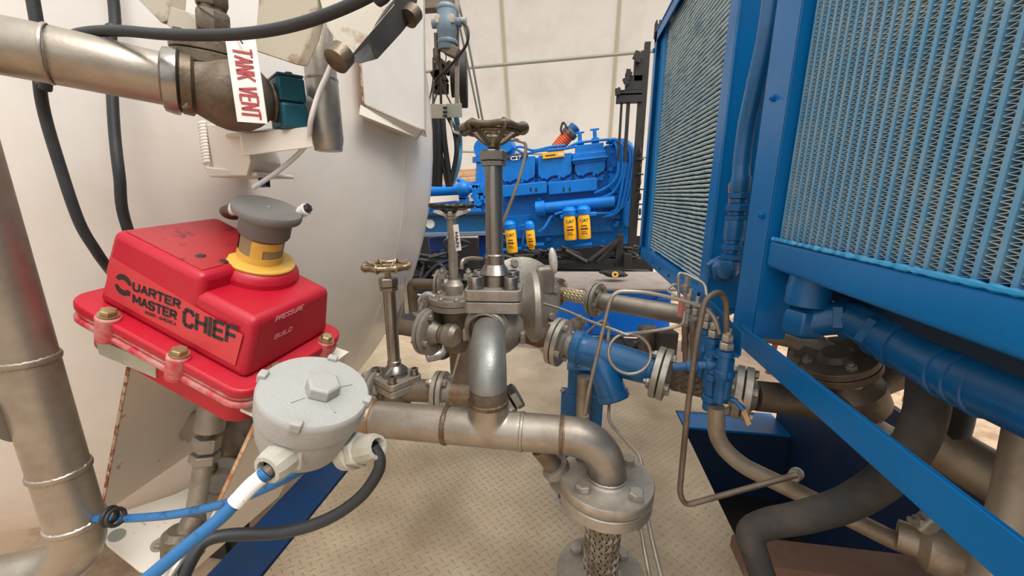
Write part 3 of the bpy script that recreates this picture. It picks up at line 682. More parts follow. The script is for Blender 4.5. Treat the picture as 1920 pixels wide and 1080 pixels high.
# casing with two big discs behind the valve
pm = T('flow_meter', 'grey cast casing with two large bolted discs behind the central valve', 'meter', at(985, 640, 1.2))
c1 = at(1000, 575, 1.17); axp = V((.97, .22, 0)).normalized(); R1 = pxr(66, c1)
b = MB(); b.lathe(c1 - axp * .012, axp, [(.03, -.05), (R1 * .6, -.05), (R1 * .7, -.02), (R1 * .97, 0), (R1, .004), (R1, .02), (R1 * .9, .026), (R1 * .3, .03), (.02, .03)], 56); b.build('disc', CAST, pm)
c2 = at(975, 560, 1.32); R2 = pxr(78, c2)
ax2 = V((.45, -.85, .2)).normalized()
b = MB(); b.lathe(c2, ax2, [(.03, -.08), (R2 * .8, -.08), (R2 * .95, -.02), (R2, 0), (R2, .02), (R2 * .8, .03), (.02, .04)], 56); b.build('rear_disc', CAST, pm)
bolts(pm, c2, ax2, R2 * .86, 8, .014, .022, CAST, 10, both=False)
b = MB(); b.hexa(at(1008, 625, 1.12), (.6, -.7, 0), .017, .016); b.build('bolt', CAST, pm)
c = at(1020, 525, 1.36)
b = MB(); b.box(c, (.065, .06, .10), rot3(Z_, 20)); b.cyl(c - V((0, 0, .16)), c, .026); b.build('outlet_block', CAST, pm, bevel=.012)
c = at(1037, 500, 1.30); b = MB(); b.blob(c + V((0, 0, .02)), (.014, .018, .045), rot3(Y_, -8)); b.build('lever', mat('pale_lever', rgb(214, 208, 196), .4, .2, rgb(150, 140, 125), 30, .6), pm)

# MAIN valve: black wheel
VY2 = 1.36; vm = at(852, 556, VY2); zw = zrow(386, vm.x, VY2)
mv = gate_valve('narrow gate valve with a black handwheel and a hanging MAIN tag', vm, pxr(46, vm), 0, .018, 0, .009,
    [(.056, 0), (.056, .006), (.030, .01), (.034, .025), (.034, .045), (.022, .06), (.018, .065)], pxr(8.5, vm), zrow(410, vm.x, VY2), zrow(396, vm.x, VY2), zw, pxr(38, V((vm.x, VY2, zw))), mat('black_handwheel', rgb(40, 36, 33), .3, .3), 8, square=False, m=CAST, tm=CAST, drop=.022, rr=.0085, loop=False)
for s_ in (-1, 1):
    c = V((vm.x, VY2, zrow(520, vm.x, VY2))) + V((s_ * .05, .02, 0)); b = MB(); b.box(c, (.03, .03, .02)); b.cyl(c + V((0, 0, -.03)), c + V((0, 0, .03)), .006, n=10); b.hexa(c + V((0, 0, .012)), Z_, .011, .012); b.build('gland_bolt', CAST, mv, bevel=.002)
b = MB(); zc_ = zrow(401, vm.x, VY2)
for s_ in (-1, 1): b.sheet([V((vm.x + s_ * .012, VY2 - .015, zc_ - .012)), V((vm.x + s_ * .062, VY2 - .015, zc_ + .006)), V((vm.x + s_ * .062, VY2 - .015, zc_ + .012)), V((vm.x + s_ * .008, VY2 - .015, zc_ + .010))], (0, .03, 0))
b.build('yoke_ears', mat('pale_lever', 0), mv)
bz_ = vm - V((0, 0, .04))
b = MB(); b.lathe(bz_, -Z_, [(.05, 0), (.048, .05), (.055, .08), (.055, .13), (.04, .17), (.01, .175)], 36); b.cyl(bz_ + V((-.11, -.01, -.1)), bz_ + V((.10, 0, -.1)), .034); b.build('valve_body', DARKCAST, mv)
b = MB(); b.box(bz_ + V((-.02, -.05, -.105)), (.09, .02, .04)); b.build('name_plate', CAST, mv, bevel=.003)
# left flanges on MAIN line
def line(label, cat, pts, r, m, group=None, name='pipe', rad=.06):
    b = MB().tube(smooth(pts, rad, 8), r, 24); return tag(b.build(name, m), label, cat, group)
f1 = at(806, 622, 1.30); axl = V((1, -.28, 0)).normalized()
sl = T('tank_outlet', 'stainless outlet pipe with a thick bolted flange pair coming out of the tank', 'pipe', f1)
pair(sl, f1, axl, pxr(44, f1), .016, .03, .03, 4, .011, CAST, CAST, 20)
MB().cyl(f1 - axl * .14, f1 - axl * .01, .03).build('straight_pipe', BROWNSTEEL, sl)
MB().lathe(f1 + axl * .018, axl, [(.031, 0), (.031, .035), (.034, .037), (.034, .045), (.042, .055), (.042, .085), (.03, .1)], 32).build('reducer', PIPE, sl)
bead(sl, f1 + axl * .053, axl, .032, .005)
f2 = at(826, 533, 1.52)
s2 = T('upper_outlet', 'thin pipe with a small flange pair left of the black wheel valve', 'pipe', f2)
pair(s2, f2, X_, pxr(27, f2), .011, .02, .02, 4, .008, CAST, CAST, 30)
MB().cyl(f2 - X_ * .11, f2 - X_ * .01, .021).build('straight_pipe', BROWNSTEEL, s2)
MB().cyl(f2 + X_ * .01, f2 + X_ * .08, .021).build('straight_pipe', CAST, s2)
c = at(792, 545, 1.5); MB().tube(smooth([f2 - X_ * .10, f2 - X_ * .125, f2 + V((-.125, 0, -.12))], .02), .021, 20).build('drop_pipe', BROWNSTEEL, s2)
# MAIN tag
tp = at(857, 445, VY2 - .05); tg = T('name_tag', 'small white tag reading MAIN hanging on the valve stem', 'tag', tp)
ax = V((.99, .1, 0)); dn = (at(860, 470, VY2 - .05) - at(854, 415, VY2 - .05)).normalized()
a_, c_ = at(854, 421, VY2 - .05), at(860, 470, VY2 - .05); side = V((.0095, 0, .0015))
MB().sheet([a_ - side, a_ + side, c_ + side, c_ - side], (0, .0012, 0)).build('plate', SIGN, tg)
letters('lettering', 'MAIN', a_ + dn * .026 - V((.0062, .0014, 0)), dn, V((1, 0, .15)), .052, .0125, .0026, mat('sign_ink', rgb(60, 20, 60), .5), tg)

# small gate valve, left
VY3 = 1.03; vs_ = at(741, 702, VY3); zw = zrow(497, vs_.x, VY3)
lv = gate_valve('smaller gate valve with a worn brassy handwheel near the tank edge', vs_, .062, .055, .019, -32, .0115,
    [(.038, 0), (.038, .008), (.036, .016), (.020, .032), (.020, .045), (.0165, .048)], pxr(11, vs_), zrow(545, vs_.x, VY3), zrow(520, vs_.x, VY3), zw, pxr(41, V((vs_.x, VY3, zw))), BRASSW, 8, drop=.016, rr=.0062)
b = MB(); q = vs_ - V((0, 0, .038)); fr = at(826, 734, VY3); b.lathe(q, -Z_, [(.042, 0), (.046, .02), (.046, .05), (.02, .07)], 32); b.cyl(V((q.x - .10, VY3, fr.z - .008)), V((fr.x - .015, VY3, fr.z)), .034, n=28); b.build('valve_body', DARKCAST, lv)
pair(lv, fr, X_, pxr(38, fr), .014, .026, .02, 4, .011, CAST, STEEL, 30)
MB().cyl(fr + X_ * .01, fr + X_ * .10, .028).build('outlet_pipe', TINT, lv)
fl_ = at(706, 726, VY3); pair(lv, fl_, V((1, -.15, 0)), pxr(38, fl_), .012, .026, .015, 4, .012, CAST, CAST, 20)
c = at(752, 575, VY3 - .03); tg = T('name_tag', 'blank thin metal tag wired to the small valve stem', 'tag', c)
MB().sheet([at(757, 547, VY3 - .01), at(763, 547, VY3 - .01), at(767, 588, VY3 - .01), at(759, 588, VY3 - .01)], (0, .001, 0)).build('plate', STEEL, tg)
cable('vent_tube', [at(760, 520, VY3 + .02), at(757, 560, VY3 + .02), at(742, 640, VY3 + .03)], .0018, STEEL, 'thin wire beside the small valve stem', 'wire')

# ================================================================ line to the right: strainer and braided section
fA, fB, fC = at(1047, 641, 1.25), at(1240, 700, 1.13), at(1392, 736, 1.05)
d1 = (fB - fA).normalized()
ln = T('flanged_pipe', 'short rusty pipe joined by a flange pair to the blue strainer', 'pipe', fA)
pair(ln, fA, d1, pxr(45, fA), .017, .034, .015, 4, .011, STEEL, STEEL, 15)
MB().cyl(fA - d1 * .16, fA - d1 * .02, .038, .040, n=28).build('straight_pipe', mat('rusty_brown_pipe', rgb(108, 82, 62), .55, .4, rgb(84, 52, 34), 12, .8, .3, 100), ln)
MB().cyl(fA + d1 * .018, fA + d1 * .06, .036, .034, n=28).build('nipple', CAST, ln)
st = T('y_strainer', 'blue painted Y-shaped pipe strainer with its branch pointing down', 'strainer', at(1140, 745, 1.19))
L1 = (fB - fA).length; sr = pxr(29, at(1150, 670, 1.19))
MB().lathe(fA + d1 * .055, d1, [(.03, 0), (sr * 1.12, 0), (sr * 1.18, .003), (sr * 1.18, .026), (sr * 1.05, .034), (sr * 1.02, .06), (sr, L1 * .6), (sr * .92, L1 * .72), (sr * .98, L1 * .73), (sr * .98, L1 - .075), (sr * .9, L1 - .07), (.02, L1 - .07)], 40).build('strainer_body', BLUE_D, st)
pb0 = at(1122, 665, 1.18); pb1 = at(1150, 742, 1.14); db = (pb1 - pb0); Lb = db.length
MB().lathe(pb0, db, [(sr * .6, 0), (sr * .85, Lb * .3), (sr * .92, Lb * .55), (sr * .92, Lb * .92), (sr * 1.0, Lb * .93), (sr * 1.0, Lb * 1.06), (sr * .9, Lb * 1.1), (.01, Lb * 1.1)], 36).build('strainer_branch', BLUE_D, st)
bf_ = T('braided_hose', 'short dusty braided hose with a flange pair at each end right of the blue strainer', 'hose', fB)
pair(bf_, fB, d1, pxr(49, fB), .018, .034, .015, 4, .0115, STEEL, STEEL, 10)
d2 = (fC - fB).normalized(); pair(bf_, fC, d2, pxr(50, fC), .018, .034, .015, 4, .0115, STEEL, STEEL, 60)
MB().cyl(fB + d2 * .03, fC - d2 * .03, .035, n=24).build('hose_core', DARKCAST, bf_)
braid(bf_, fB + d2 * .035, fC - d2 * .03, .038, 12, 1.0, BROWNSTEEL, .003, 3)
fD = fC + V((.30, -.02, -.01)); line('dark stained pipe leading right under the frame rail', 'pipe', [fC + d2 * .03, fC.lerp(fD, .6), fD + V((.1, .05, -.12))], .04, BROWNSTEEL)
# upper thin line
u1, u2, u3 = at(1045, 548, 1.55), at(1117, 562, 1.46), at(1290, 592, 1.26)
up = T('braided_hose', 'small pale braided hose between two round flanges above the blue strainer', 'hose', u1)
du = (u2 - u1).normalized()
pair(up, u1, du, pxr(27, u1), .010, .022, .01, 4, .009, DARKCAST, STEEL, 40); pair(up, u2, du, pxr(32, u2), .014, .024, .012, 6, .009, CAST, CAST, 10)
MB().cyl(u1 + du * .02, u2 - du * .02, .022, n=24).build('hose_core', PIPE, up)
braid(up, u1 + du * .03, u2 - du * .02, .0245, 12, .8, mat('pale_braid', rgb(196, 180, 148), .45, .5), .0022, 2)
MB().cyl(u1 + du * .012, u1 + du * .045, .027, n=24).build('crimp_collar', TINT, up)
line('long pale pipe running right from the small flanges toward the tube manifold', 'pipe', [u2 + (u3 - u2).normalized() * .028, u3, u3 + (u3 - u2) * .25], pxr(17, at(1200, 577, 1.36)), PIPE)
pst = at(1040, 548, 1.6)

# pressure tubes (thin stainless)
line('thin tube rising from the deck and turning right to the manifold', 'tube', [at(1098, 776, .95), at(1104, 735, .95), at(1138, 585, .93), at(1150, 545, .93), at(1215, 548, .93), at(1292, 566, .93), at(1335, 582, .93), at(1350, 625, .93)], .0048, STEEL, name='pressure_tube', rad=.03)
b = MB(); p = at(1098, 785, .95); b.hexa(p, Z_, .009, .012); b.hexa(p - V((0, 0, .016)), Z_, .011, .014); b.cyl(p - V((0, 0, .03)), p, .006); tag(b.build('tube_fitting', STEEL), 'small steel compression fitting at the foot of the thin tube', 'fitting')
cl = at(1182, 664, 1.0); rr_ = pxr(39, cl); loop = []
for k in range(28):
    t = R_(100 - k * 360 / 26); loop.append(cl + (_R * math.cos(t) + (_U * .95 + _F * .12) * math.sin(t)) * rr_ + _F * (k * .0005))
pts = [at(1020, 570, 1.25), at(1060, 582, 1.2), at(1100, 600, 1.12), at(1150, 618, 1.04)] + loop + [at(1215, 622, .98), at(1265, 613, .96), at(1280, 606, .95), at(1284, 585, .95)]
tag(MB().tube(spline(pts, 3), .0042, 12).build('pressure_tube', STEEL), 'thin tube with one round coil loop in front of the blue strainer', 'tube')
line('thicker bent tube standing in front of the manifold and hooking over its top', 'tube', [at(1494, 890, .80), at(1285, 948, .80), at(1274, 925, .80), at(1290, 760, .82), at(1306, 640, .84), at(1322, 560, .86), at(1350, 545, .88), at(1362, 565, .89), at(1362, 622, .89)], .0062, BROWNSTEEL, name='pressure_tube', rad=.035)
line('small arched tube at the back of the manifold', 'tube', [at(1273, 560, 1.2), at(1272, 512, 1.2), at(1285, 513, 1.2), at(1322, 532, 1.15), at(1325, 550, 1.12), at(1325, 590, 1.1)], .0045, STEEL, name='pressure_tube', rad=.02)
line('thin bent tube on the deck behind the front flange, the left of two', 'tube', [at(1143, 750, 1.15), at(1140, 790, 1.1), at(1205, 860, .95), at(1200, 905, .90), at(1222, 1010, .80), at(1245, 1100, .74)], .0052, STEEL, name='pressure_tube', rad=.03)
line('thin straight tube on the deck beside the braided hose, partly hidden by it', 'tube', [at(1196, 960, .86), at(1208, 1030, .80), at(1222, 1100, .76)], .0048, STEEL, name='pressure_tube', rad=.03)
line('small grey hooked tube behind the blue strainer', 'tube', [at(1100, 625, 1.35), at(1122, 604, 1.35), at(1135, 600, 1.35), at(1142, 615, 1.35), at(1138, 655, 1.2)], .005, CAST, name='pressure_tube', rad=.02)
p = at(1084, 640, 1.5); b = MB(); b.cyl(V((p.x, p.y, .4)), p + V((0, 0, .08)), .018); b.lathe(p + V((0, 0, .07)), Z_, [(.03, 0), (.03, .02), (.014, .024), (.014, .04)], 20); tag(b.build('support_stand', CAST), 'short round pipe stand behind the blue strainer', 'stand')

# manifold: blue angle bracket with a row of fittings
mf = T('tube_manifold', 'blue bracket holding a row of upright tube fittings beside the far radiator', 'manifold', at(1350, 700, .95))
A, B_, C_, D_ = at(1280, 592, 1.13), at(1342, 668, .90), at(1386, 668, .90), at(1310, 590, 1.13)
MB().sheet([A, B_, C_, D_], (0, 0, -.004)).build('bracket_plate', BLUE_D, mf)
E_, G_ = at(1391, 625, .90), at(1312, 545, 1.13)
MB().sheet([D_, C_, E_, G_], (.004, .001, 0)).build('bracket_web', BLUE_D, mf)
ftg = [(1361, 655, .905, .0125), (1338, 632, .95, .0115), (1325, 615, 1.0, .010), (1305, 590, 1.06, .009), (1292, 575, 1.1, .009)]
for i, (u_, v_, y, r_) in enumerate(ftg):
    p = at(u_, v_, y); b = MB(); b.hexa(p, Z_, r_ * 1.25, .018); b.hexa(p + V((0, 0, .02)), Z_, r_, .016); b.cyl(p + V((0, 0, .03)), p + V((0, 0, .05)), r_ * .6); b.build('fitting', STEEL, mf)
    b = MB(); b.lathe(p - V((0, 0, .002)), -Z_, [(r_ * 1.5, 0), (r_ * 1.5, .012), (r_ * 1.25, .014), (r_ * 1.25, .05), (r_ * 1.4, .052), (r_ * 1.4, .07), (r_ * 1.1, .075), (r_ * 1.1, .11), (r_ * 1.0, .13)], 20); b.build('fitting_body', BLUE_D if i < 3 else CAST, mf)
# blue tee + check column
p = at(1338, 690, .94); vxx = p
b = MB()
for (v0, v1, k) in ((682, 700, 1.0), (700, 712, 1.25), (712, 740, .95), (740, 752, 1.3), (752, 768, 1.05)):
    za, zb = zrow(v0, p.x, p.y), zrow(v1, p.x, p.y); b.lathe((p.x, p.y, zb), Z_, [(.012 * k, 0), (.014 * k, .002), (.014 * k, za - zb - .002), (.012 * k, za - zb)], 20)
q = at(1338, 684, .94); l0 = at(1262, 688, .96)
b.cyl(q, l0, .010); b.lathe(l0, q - l0, [(.009, 0), (.009, .03), (.014, .032), (.014, .055), (.010, .057), (.010, .075), (.015, .077), (.015, .10)], 20)
b.build('blue_tee', BLUE_D, mf)
p = at(1361, 690, .91); b = MB(); za, zb = zrow(672, p.x, p.y), zrow(745, p.x, p.y)
b.lathe((p.x, p.y, zb), Z_, [(.014, 0), (.018, .004), (.018, (za - zb) * .55), (.021, (za - zb) * .58), (.021, (za - zb) * .7), (.016, (za - zb) * .75), (.016, za - zb)], 20); b.build('check_valve', BLUE_D, mf)
p = at(1370, 750, .91); b = MB(); b.tube([at(1355, 745, .92), at(1380, 752, .90), at(1394, 768, .89)], .007, 10); b.build('ball_lever', BLUE_D, mf)
b = MB(); b.sheet([at(1382, 752, .895), at(1392, 752, .895), at(1409, 795, .88), at(1401, 799, .88)], (0, .004, .003)); b.build('lever_grip', mat('tan_grip', rgb(190, 146, 98), .6), mf)
p = at(1281, 600, 1.05); b = MB(); b.cyl(at(1285, 610, 1.08), at(1288, 690, 1.08), .010); b.cyl(at(1300, 600, 1.05), at(1302, 680, 1.05), .010); b.build('tube_stub', BROWNSTEEL, mf)
line('grey pipe dropping from the manifold and sloping down to the right under the rail', 'pipe', [at(1343, 762, .92), at(1343, 825, .92), at(1385, 870, .90), at(1500, 925, .86), at(1620, 985, .82), at(1700, 1025, .80), at(1760, 1032, .79)], pxr(15, at(1343, 800, .92)), DUSTY, rad=.06)
p = at(1494, 888, .84); b = MB(); b.hexa(p, V((-.6, -.6, .1)), .014, .02); b.cyl(p, p + V((.02, .03, -.02)), .013); tag(b.build('tube_fitting', CAST), 'brass toned fitting where the bent tube meets the sloping grey pipe', 'fitting')
# small instruments cluster at far end
b = MB(); p = at(1287, 545, 1.25); b.cyl(p - V((0, 0, .05)), p + V((0, 0, .05)), .008); b.hexa(p, Z_, .013, .02); b.tube(smooth([p + V((0, 0, .01)), p + V((-.04, 0, .02)), p + V((-.06, 0, .0)), p + V((-.02, -.02, -.02))], .01), .004, 8); tag(b.build('needle_valve', STEEL), 'small needle valve with bent tube at the top of the manifold', 'valve')
b = MB(); p = at(1278, 575, 1.22); b.cyl(p - V((0, 0, .03)), p + V((0, 0, .03)), .010); tag(b.build('marker', mat('white_red', rgb(200, 120, 110), .5)), 'small pinkish sleeve behind the manifold fittings', 'fitting')

# ================================================================ valve actuator (red box), tilted
AO = V((-.6838, .5012, 1.0954)); AM = Matrix(((.912, .084, .4), (-.05, .994, -.094), (-.406, .066, .912)))
def L(x, y, z): return AO + AM @ V((x, y, z))
ax_, ay_, az_ = AM @ X_, AM @ Y_, AM @ Z_
def Lp(u, v, n, val):
    r = ray(u, v); nn = (ax_, ay_, az_)[n]; t = (val - (CAM - AO).dot(nn)) / r.dot(nn); q = AM.transposed() @ (CAM + r * t - AO); return q
W, D, H = .26, .1705, .12
act = T('valve_actuator', 'red boxy electric valve actuator with black lettering and a grey knob on top', 'actuator', L(.13, .085, -.2))
def lbox(mb, x0, x1, y0, y1, z0, z1, draft=0.0):
    vs = [L(x, y, z) for (x, y, z) in ((x0, y0, z1), (x1, y0, z1), (x1, y1, z1), (x0, y1, z1), (x0 - draft, y0 - draft, z0), (x1 + draft, y0 - draft, z0), (x1 + draft, y1 + draft, z0), (x0 - draft, y1 + draft, z0))]
    return mb.add(vs, [(0, 1, 2, 3), (4, 5, 6, 7), (0, 1, 5, 4), (1, 2, 6, 5), (2, 3, 7, 6), (3, 0, 4, 7)])
kq = Lp(487, 487, 2, 0.0); kc = L(kq.x, kq.y, 0)
b = MB(); lbox(b, 0, W, 0, D, -.125, -.024, .011); lbox(b, .0006, .163, .0006, D - .0006, -.08, 0.004, .0085)
b.lathe(L(kq.x, kq.y, -.06), az_, [(.066, 0), (.064, .045), (.062, .056), (.05, .060), (.01, .060)], 48)
b.build('cover', RED, act, bevel=.013, ang=50)
q1, q2, q3 = Lp(136, 590, 2, -.128), Lp(478, 752, 2, -.128), Lp(634, 628, 2, -.128)
x0, x1, y0_, y1_ = q1.x, (q2.x + q3.x) / 2, min(q1.y, q2.y), D + .035
x0 = -.040; x1 = W + .036; y0_ = -.036; y1_ = D + .035
def plate(z0, z1, ins, m, name):
    hx, hy = (x1 - x0) / 2 - ins, (y1_ - y0_) / 2 - ins
    return MB().prism(rsq(hx, hy, .03), L((x0 + x1) / 2, (y0_ + y1_) / 2, z0), ax_, ay_, z1 - z0).build(name, m, act, bevel=.004)
plate(-.140, -.124, 0, RED, 'cover_flange'); plate(-.148, -.141, .0015, RED_W, 'flange_lip'); plate(-.162, -.1495, 0, RED_W, 'base_flange'); plate(-.212, -.160, .016, RED, 'housing')
for (bx, by_) in ((.04, y0_ + .006), (.172, y0_ + .006), (W + .030, .03), (W + .030, .15), (.0, D + .02)):
    b = MB(); b.lathe(L(bx, by_, -.163), az_, [(.0155, 0), (.0155, .042), (.013, .045)], 24); b.build('bolt_boss', RED_W, act, bevel=.002)
    b = MB(); c = L(bx, by_, -.117); b.lathe(c, az_, [(.013, 0), (.013, .0015)], 22); b.hexa(c + az_ * .0015, az_, .0105, .008); b.build('bolt', mat('brassy_bolt', rgb(178, 160, 120), .35, .8, rgb(130, 110, 80), 30, .6), act)
# stickers and lettering on the front face
fn = (L(0, -.011, -.125) - L(0, 0, 0)); fy = (-fn).normalized() * 1.0; fyu = (L(0, 0, 0) - L(0, -.011, -.125)).normalized()
def FP(x, s): return L(x, 0, 0) - fyu * s - (ax_.cross(fyu)) * -.0004          # on the sloping front: x along, s down the slope
fnn = ax_.cross(fyu)
if fnn.dot(CAM - L(.1, 0, 0)) < 0: fnn = -fnn
def FP(x, s): return L(x, 0, 0) - fyu * s + fnn * .0007
MB().prism([(0.004, -.108), (.250, -.108), (.250, -.052), (.004, -.040)], FP(0, 0) - fnn * .0006, ax_, fyu, .0012).build('brand_sticker', RED_L, act)
def fsolve(u, v):
    r = ray(u, v); p0 = L(0, 0, 0); t = ((p0 - CAM).dot(fnn)) / r.dot(fnn); q = CAM + r * t - p0; return q.dot(ax_), -q.dot(fyu)
def ftext(s, ua, va, ub, vb, hpx_u, hpx_v, sx, bold, name='lettering'):
    xa, sa = fsolve(ua, va); xb, sb = fsolve(ub, vb); xh, sh = fsolve(hpx_u, hpx_v)
    h = sa - sh; dr = (ax_ * (xb - xa) - fyu * (sb - sa)).normalized(); up = fyu
    up2 = fnn.cross(dr); 
    if up2.dot(fyu) < 0: up2 = -up2
    return letters(name, s, FP(xa, sa) + fnn * .0006, dr, up2, (ax_ * (xb - xa) - fyu * (sb - sa)).length, h, h * bold, BLACKINK, act)
ftext('UARTER', 250, 544, 340, 580, 250, 526, 1, .24)
ftext('MASTER', 250, 568, 333, 601, 251, 550, 1, .24)
ftext('MARK-AMERICA', 274, 588, 332, 611, 274, 581, 1, .14)
ftext('CHIEF', 343, 610, 446, 650, 347, 575, 1, .19)
# Q emblem: two thick arcs
def arc_mark(a0, a1, cx, cs, ro, ri):
    n = 14; out = []
    for k in range(n + 1): t = R_(a0 + (a1 - a0) * k / n); out.append((cx + ro * math.cos(t), -(cs) + ro * .95 * math.sin(t)))
    for k in range(n + 1): t = R_(a1 + (a0 - a1) * k / n); out.append((cx + ri * math.cos(t), -(cs) + ri * .6 * math.sin(t)))
    return out
qx, qs = fsolve(233, 534)
b = MB()
for a0, a1, dy in ((8, 172, .003), (188, 352, -.003)):
    b.prism(arc_mark(a0, a1, qx, qs - dy, .0155, .0085), FP(0, 0) + fnn * .0001, ax_, fyu, .0006)
b.box(FP(qx + .010, qs + .011) + fnn * .0003, (.010, .0007, .005), Matrix((ax_, fnn, fyu)).transposed())
b.build('brand_emblem', BLACKINK, act)
# handwriting on the right face
rs = Lp(520, 600, 0, W)
def rtext(s, u, v, h):
    q = Lp(u, v, 0, W + .0052); return letters('handwriting', s, L(q.x + .0012, q.y, q.z), ay_, az_ * .99 + ay_ * .12, h * .78 * len(s), h, h * .09, mat('white_scrawl', rgb(226, 160, 165), .6), act)
rtext('PRESSURE', 515, 603, .0095); rtext('BUILD', 513, 636, .0095)
# instruction sticker on the top
MB().prism([(.012, .01), (.150, .012), (.150, .045), (.125, .08), (.125, .155), (.012, .155)], L(0, 0, .0042), ax_, ay_, .0008).build('instruction_sticker', RED_LD, act)
b = MB(); b.blob(L(.115, .04, .0052), (.006, .008, .0008), AM); b.blob(L(.142, .055, .0052), (.007, .006, .0008), AM); b.build('printed_marks', BLACKINK, act)
# beacon knob
b = MB(); k0 = L(kq.x, kq.y, -.0008); b.lathe(k0, az_, [(.02, 0), (.0545, 0), (.0550, .003), (.0535, .0048), (.0370, .0052), (.0350, .0060), (.0345, .018), (.02, .018)], 48); b.build('beacon_base', YEL, act)
b = MB(); b.lathe(k0 + az_ * .016, az_, [(.0325, 0), (.0325, .032), (.02, .032)], 40); b.build('indicator_drum', mat('drum_tan', rgb(150, 130, 96), .5, 0, rgb(110, 100, 90), 10, .5), act)
b = MB()
for a0, a1, z0, z1 in ((-75, -45, .017, .047), (-45, 10, .034, .047), (190, 225, .017, .047)):
    n = 10; vs = []
    for zz in (z0, z1):
        for rr2 in (.0328, .0342):
            for k in range(n + 1): t = R_(a0 + (a1 - a0) * k / n); vs.append(k0 + az_ * zz + (ax_ * math.cos(t) + ay_ * math.sin(t)) * rr2)
    m = n + 1; fs = []
    for k in range(n): fs += [(m + k, m + k + 1, 3 * m + k + 1, 3 * m + k), (k, k + 1, 2 * m + k + 1, 2 * m + k), (2 * m + k, 2 * m + k + 1, 3 * m + k + 1, 3 * m + k), (k, k + 1, m + k + 1, m + k)]
    b.add(vs, fs)
b.build('indicator_window', YEL, act)
tl = V((.05, 0, 1)).normalized(); kt = k0 + az_ * .047
b = MB(); b.cyl(kt - az_ * .002, kt + az_ * .005, .031, n=36); b.build('dark_groove', DARK, act)
b = MB(); b.lathe(kt + az_ * .004, az_, [(.02, 0), (.037, 0), (.0385, .003), (.0385, .032), (.0500, .035), (.0510, .038), (.0510, .045), (.0490, .048), (.004, .0485)], 56); b.build('knob_cap', GREYP, act)
b = MB(); b.hexa(kt + az_ * .052, az_, .003, .002); b.build('knob_rivet', STEEL, act)
# white tape and cable behind the cap
b = MB(); b.tube(spline([ad(436, 392, .70), ad(500, 398, .70), ad(550, 404, .69), ad(574, 392, .68)], 5), [.010 + random.uniform(-.002, .002) for _ in range(16)], 10); tag(b.build('taped_cable', WTAPE), 'white taped cable end passing behind the grey knob', 'cable')
b = MB(); b.hexa(ad(575, 391, .68), V((1, .0, .4)), .008, .006); tag(b.build('cable_tip', DARK), 'small dark tip on the white taped cable, right of the grey knob', 'cable end')
b = MB(); c = at(437, 398, .66); b.blob(c, (.022, .02, .014), rot3(Y_, 10)); b.cyl(c, c + V((.04, .02, .004)), .012); tag(b.build('cable_lug', mat('brown_plug', rgb(90, 66, 48), .4, .3)), 'small brown plug behind the grey knob on its left', 'fitting')

# white label under the box
a1 = Lp(182, 640, 1, -.028)
b = MB(); pts = [L(Lp(u, v, 1, -.022).x, -.022, Lp(u, v, 1, -.022).z) for u, v in ((178, 634), (292, 682), (292, 709), (186, 664))]
b.sheet(pts, (0, .002, 0)); b.build('data_plate', mat('grey_label', rgb(172, 168, 150), .5, 0, rgb(140, 130, 115), 30, .4), act)

# actuator bracket: tilted white steel cradle
br_ = T('actuator_bracket', 'white painted steel bracket with rusty edges carrying the red actuator', 'bracket', L(.1, .1, -.55))
def lsheet(mb, pts, off): return mb.sheet([L(*p) for p in pts], AM @ V(off))
def lat(u, v, n, val): return Lp(u, v, n, val)
yb = .0
A = Lp(243, 690, 1, -.005); B2 = Lp(190, 965, 1, -.005)
lsheet(MB(), [tuple(A), tuple(B2), (B2.x, .24, B2.z), (A.x, .24, A.z)], (-.005, 0, 0)).build('left_plate', WHITE_D, br_, bevel=.001)
lsheet(MB(), [(A.x - .005, -.0065, A.z), (A.x + .001, -.0065, A.z), (B2.x + .001, -.0065, B2.z), (B2.x - .005, -.0065, B2.z)], (0, .002, 0)).build('plate_edge', RUST, br_)
C2 = Lp(486, 785, 1, -.01); D2 = Lp(345, 1085, 1, -.01)
lsheet(MB(), [tuple(C2), tuple(D2), (D2.x + .02, .22, D2.z), (C2.x, .22, C2.z)], (-.005, 0, 0)).build('right_plate', WHITE_D, br_, bevel=.001)
C3 = C2.lerp(D2, .45)
lsheet(MB(), [(C2.x - .005, -.0125, C2.z), (C2.x + .001, -.0125, C2.z), (C3.x + .001, -.0125, C3.z), (C3.x - .005, -.0125, C3.z)], (0, .002, 0)).build('plate_edge', mat('orange_rust', rgb(176, 112, 62), .75, 0, rgb(214, 190, 160), 26, .9), br_)
lsheet(MB(), [(A.x, -.0, A.z + .01), (C2.x - .0, -.012, C2.z), (C2.x, .22, C2.z), (A.x, .22, A.z + .01)], (0, 0, .006)).build('top_plate', WHITE_D, br_)
z_s = B2.z + .01
sh_ = [Lp(u, v, 2, z_s) for u, v in ((188, 985), (200, 1020), (262, 1070), (330, 1085), (420, 960), (370, 905), (330, 925), (240, 955))]
lsheet(MB(), [tuple(q) for q in sh_], (0, 0, -.006)).build('foot_plate', WHITE_D, br_, bevel=.001)
hc = Lp(219, 1003, 2, z_s); MB().cyl(L(hc.x, hc.y, z_s + .0002), L(hc.x, hc.y, z_s + .0012), .0135, n=28).build('hole', mat('greenish_hole', rgb(128, 134, 120), .6), br_)
hc = Lp(298, 1022, 2, z_s); b = MB(); b.lathe(L(hc.x, hc.y, z_s), az_, [(.014, 0), (.014, .003)], 20); b.hexa(L(hc.x, hc.y, z_s + .003), az_, .0105, .009); b.cyl(L(hc.x, hc.y, z_s + .01), L(hc.x, hc.y, z_s + .016), .006, n=12); b.build('bolt', CAST, br_)

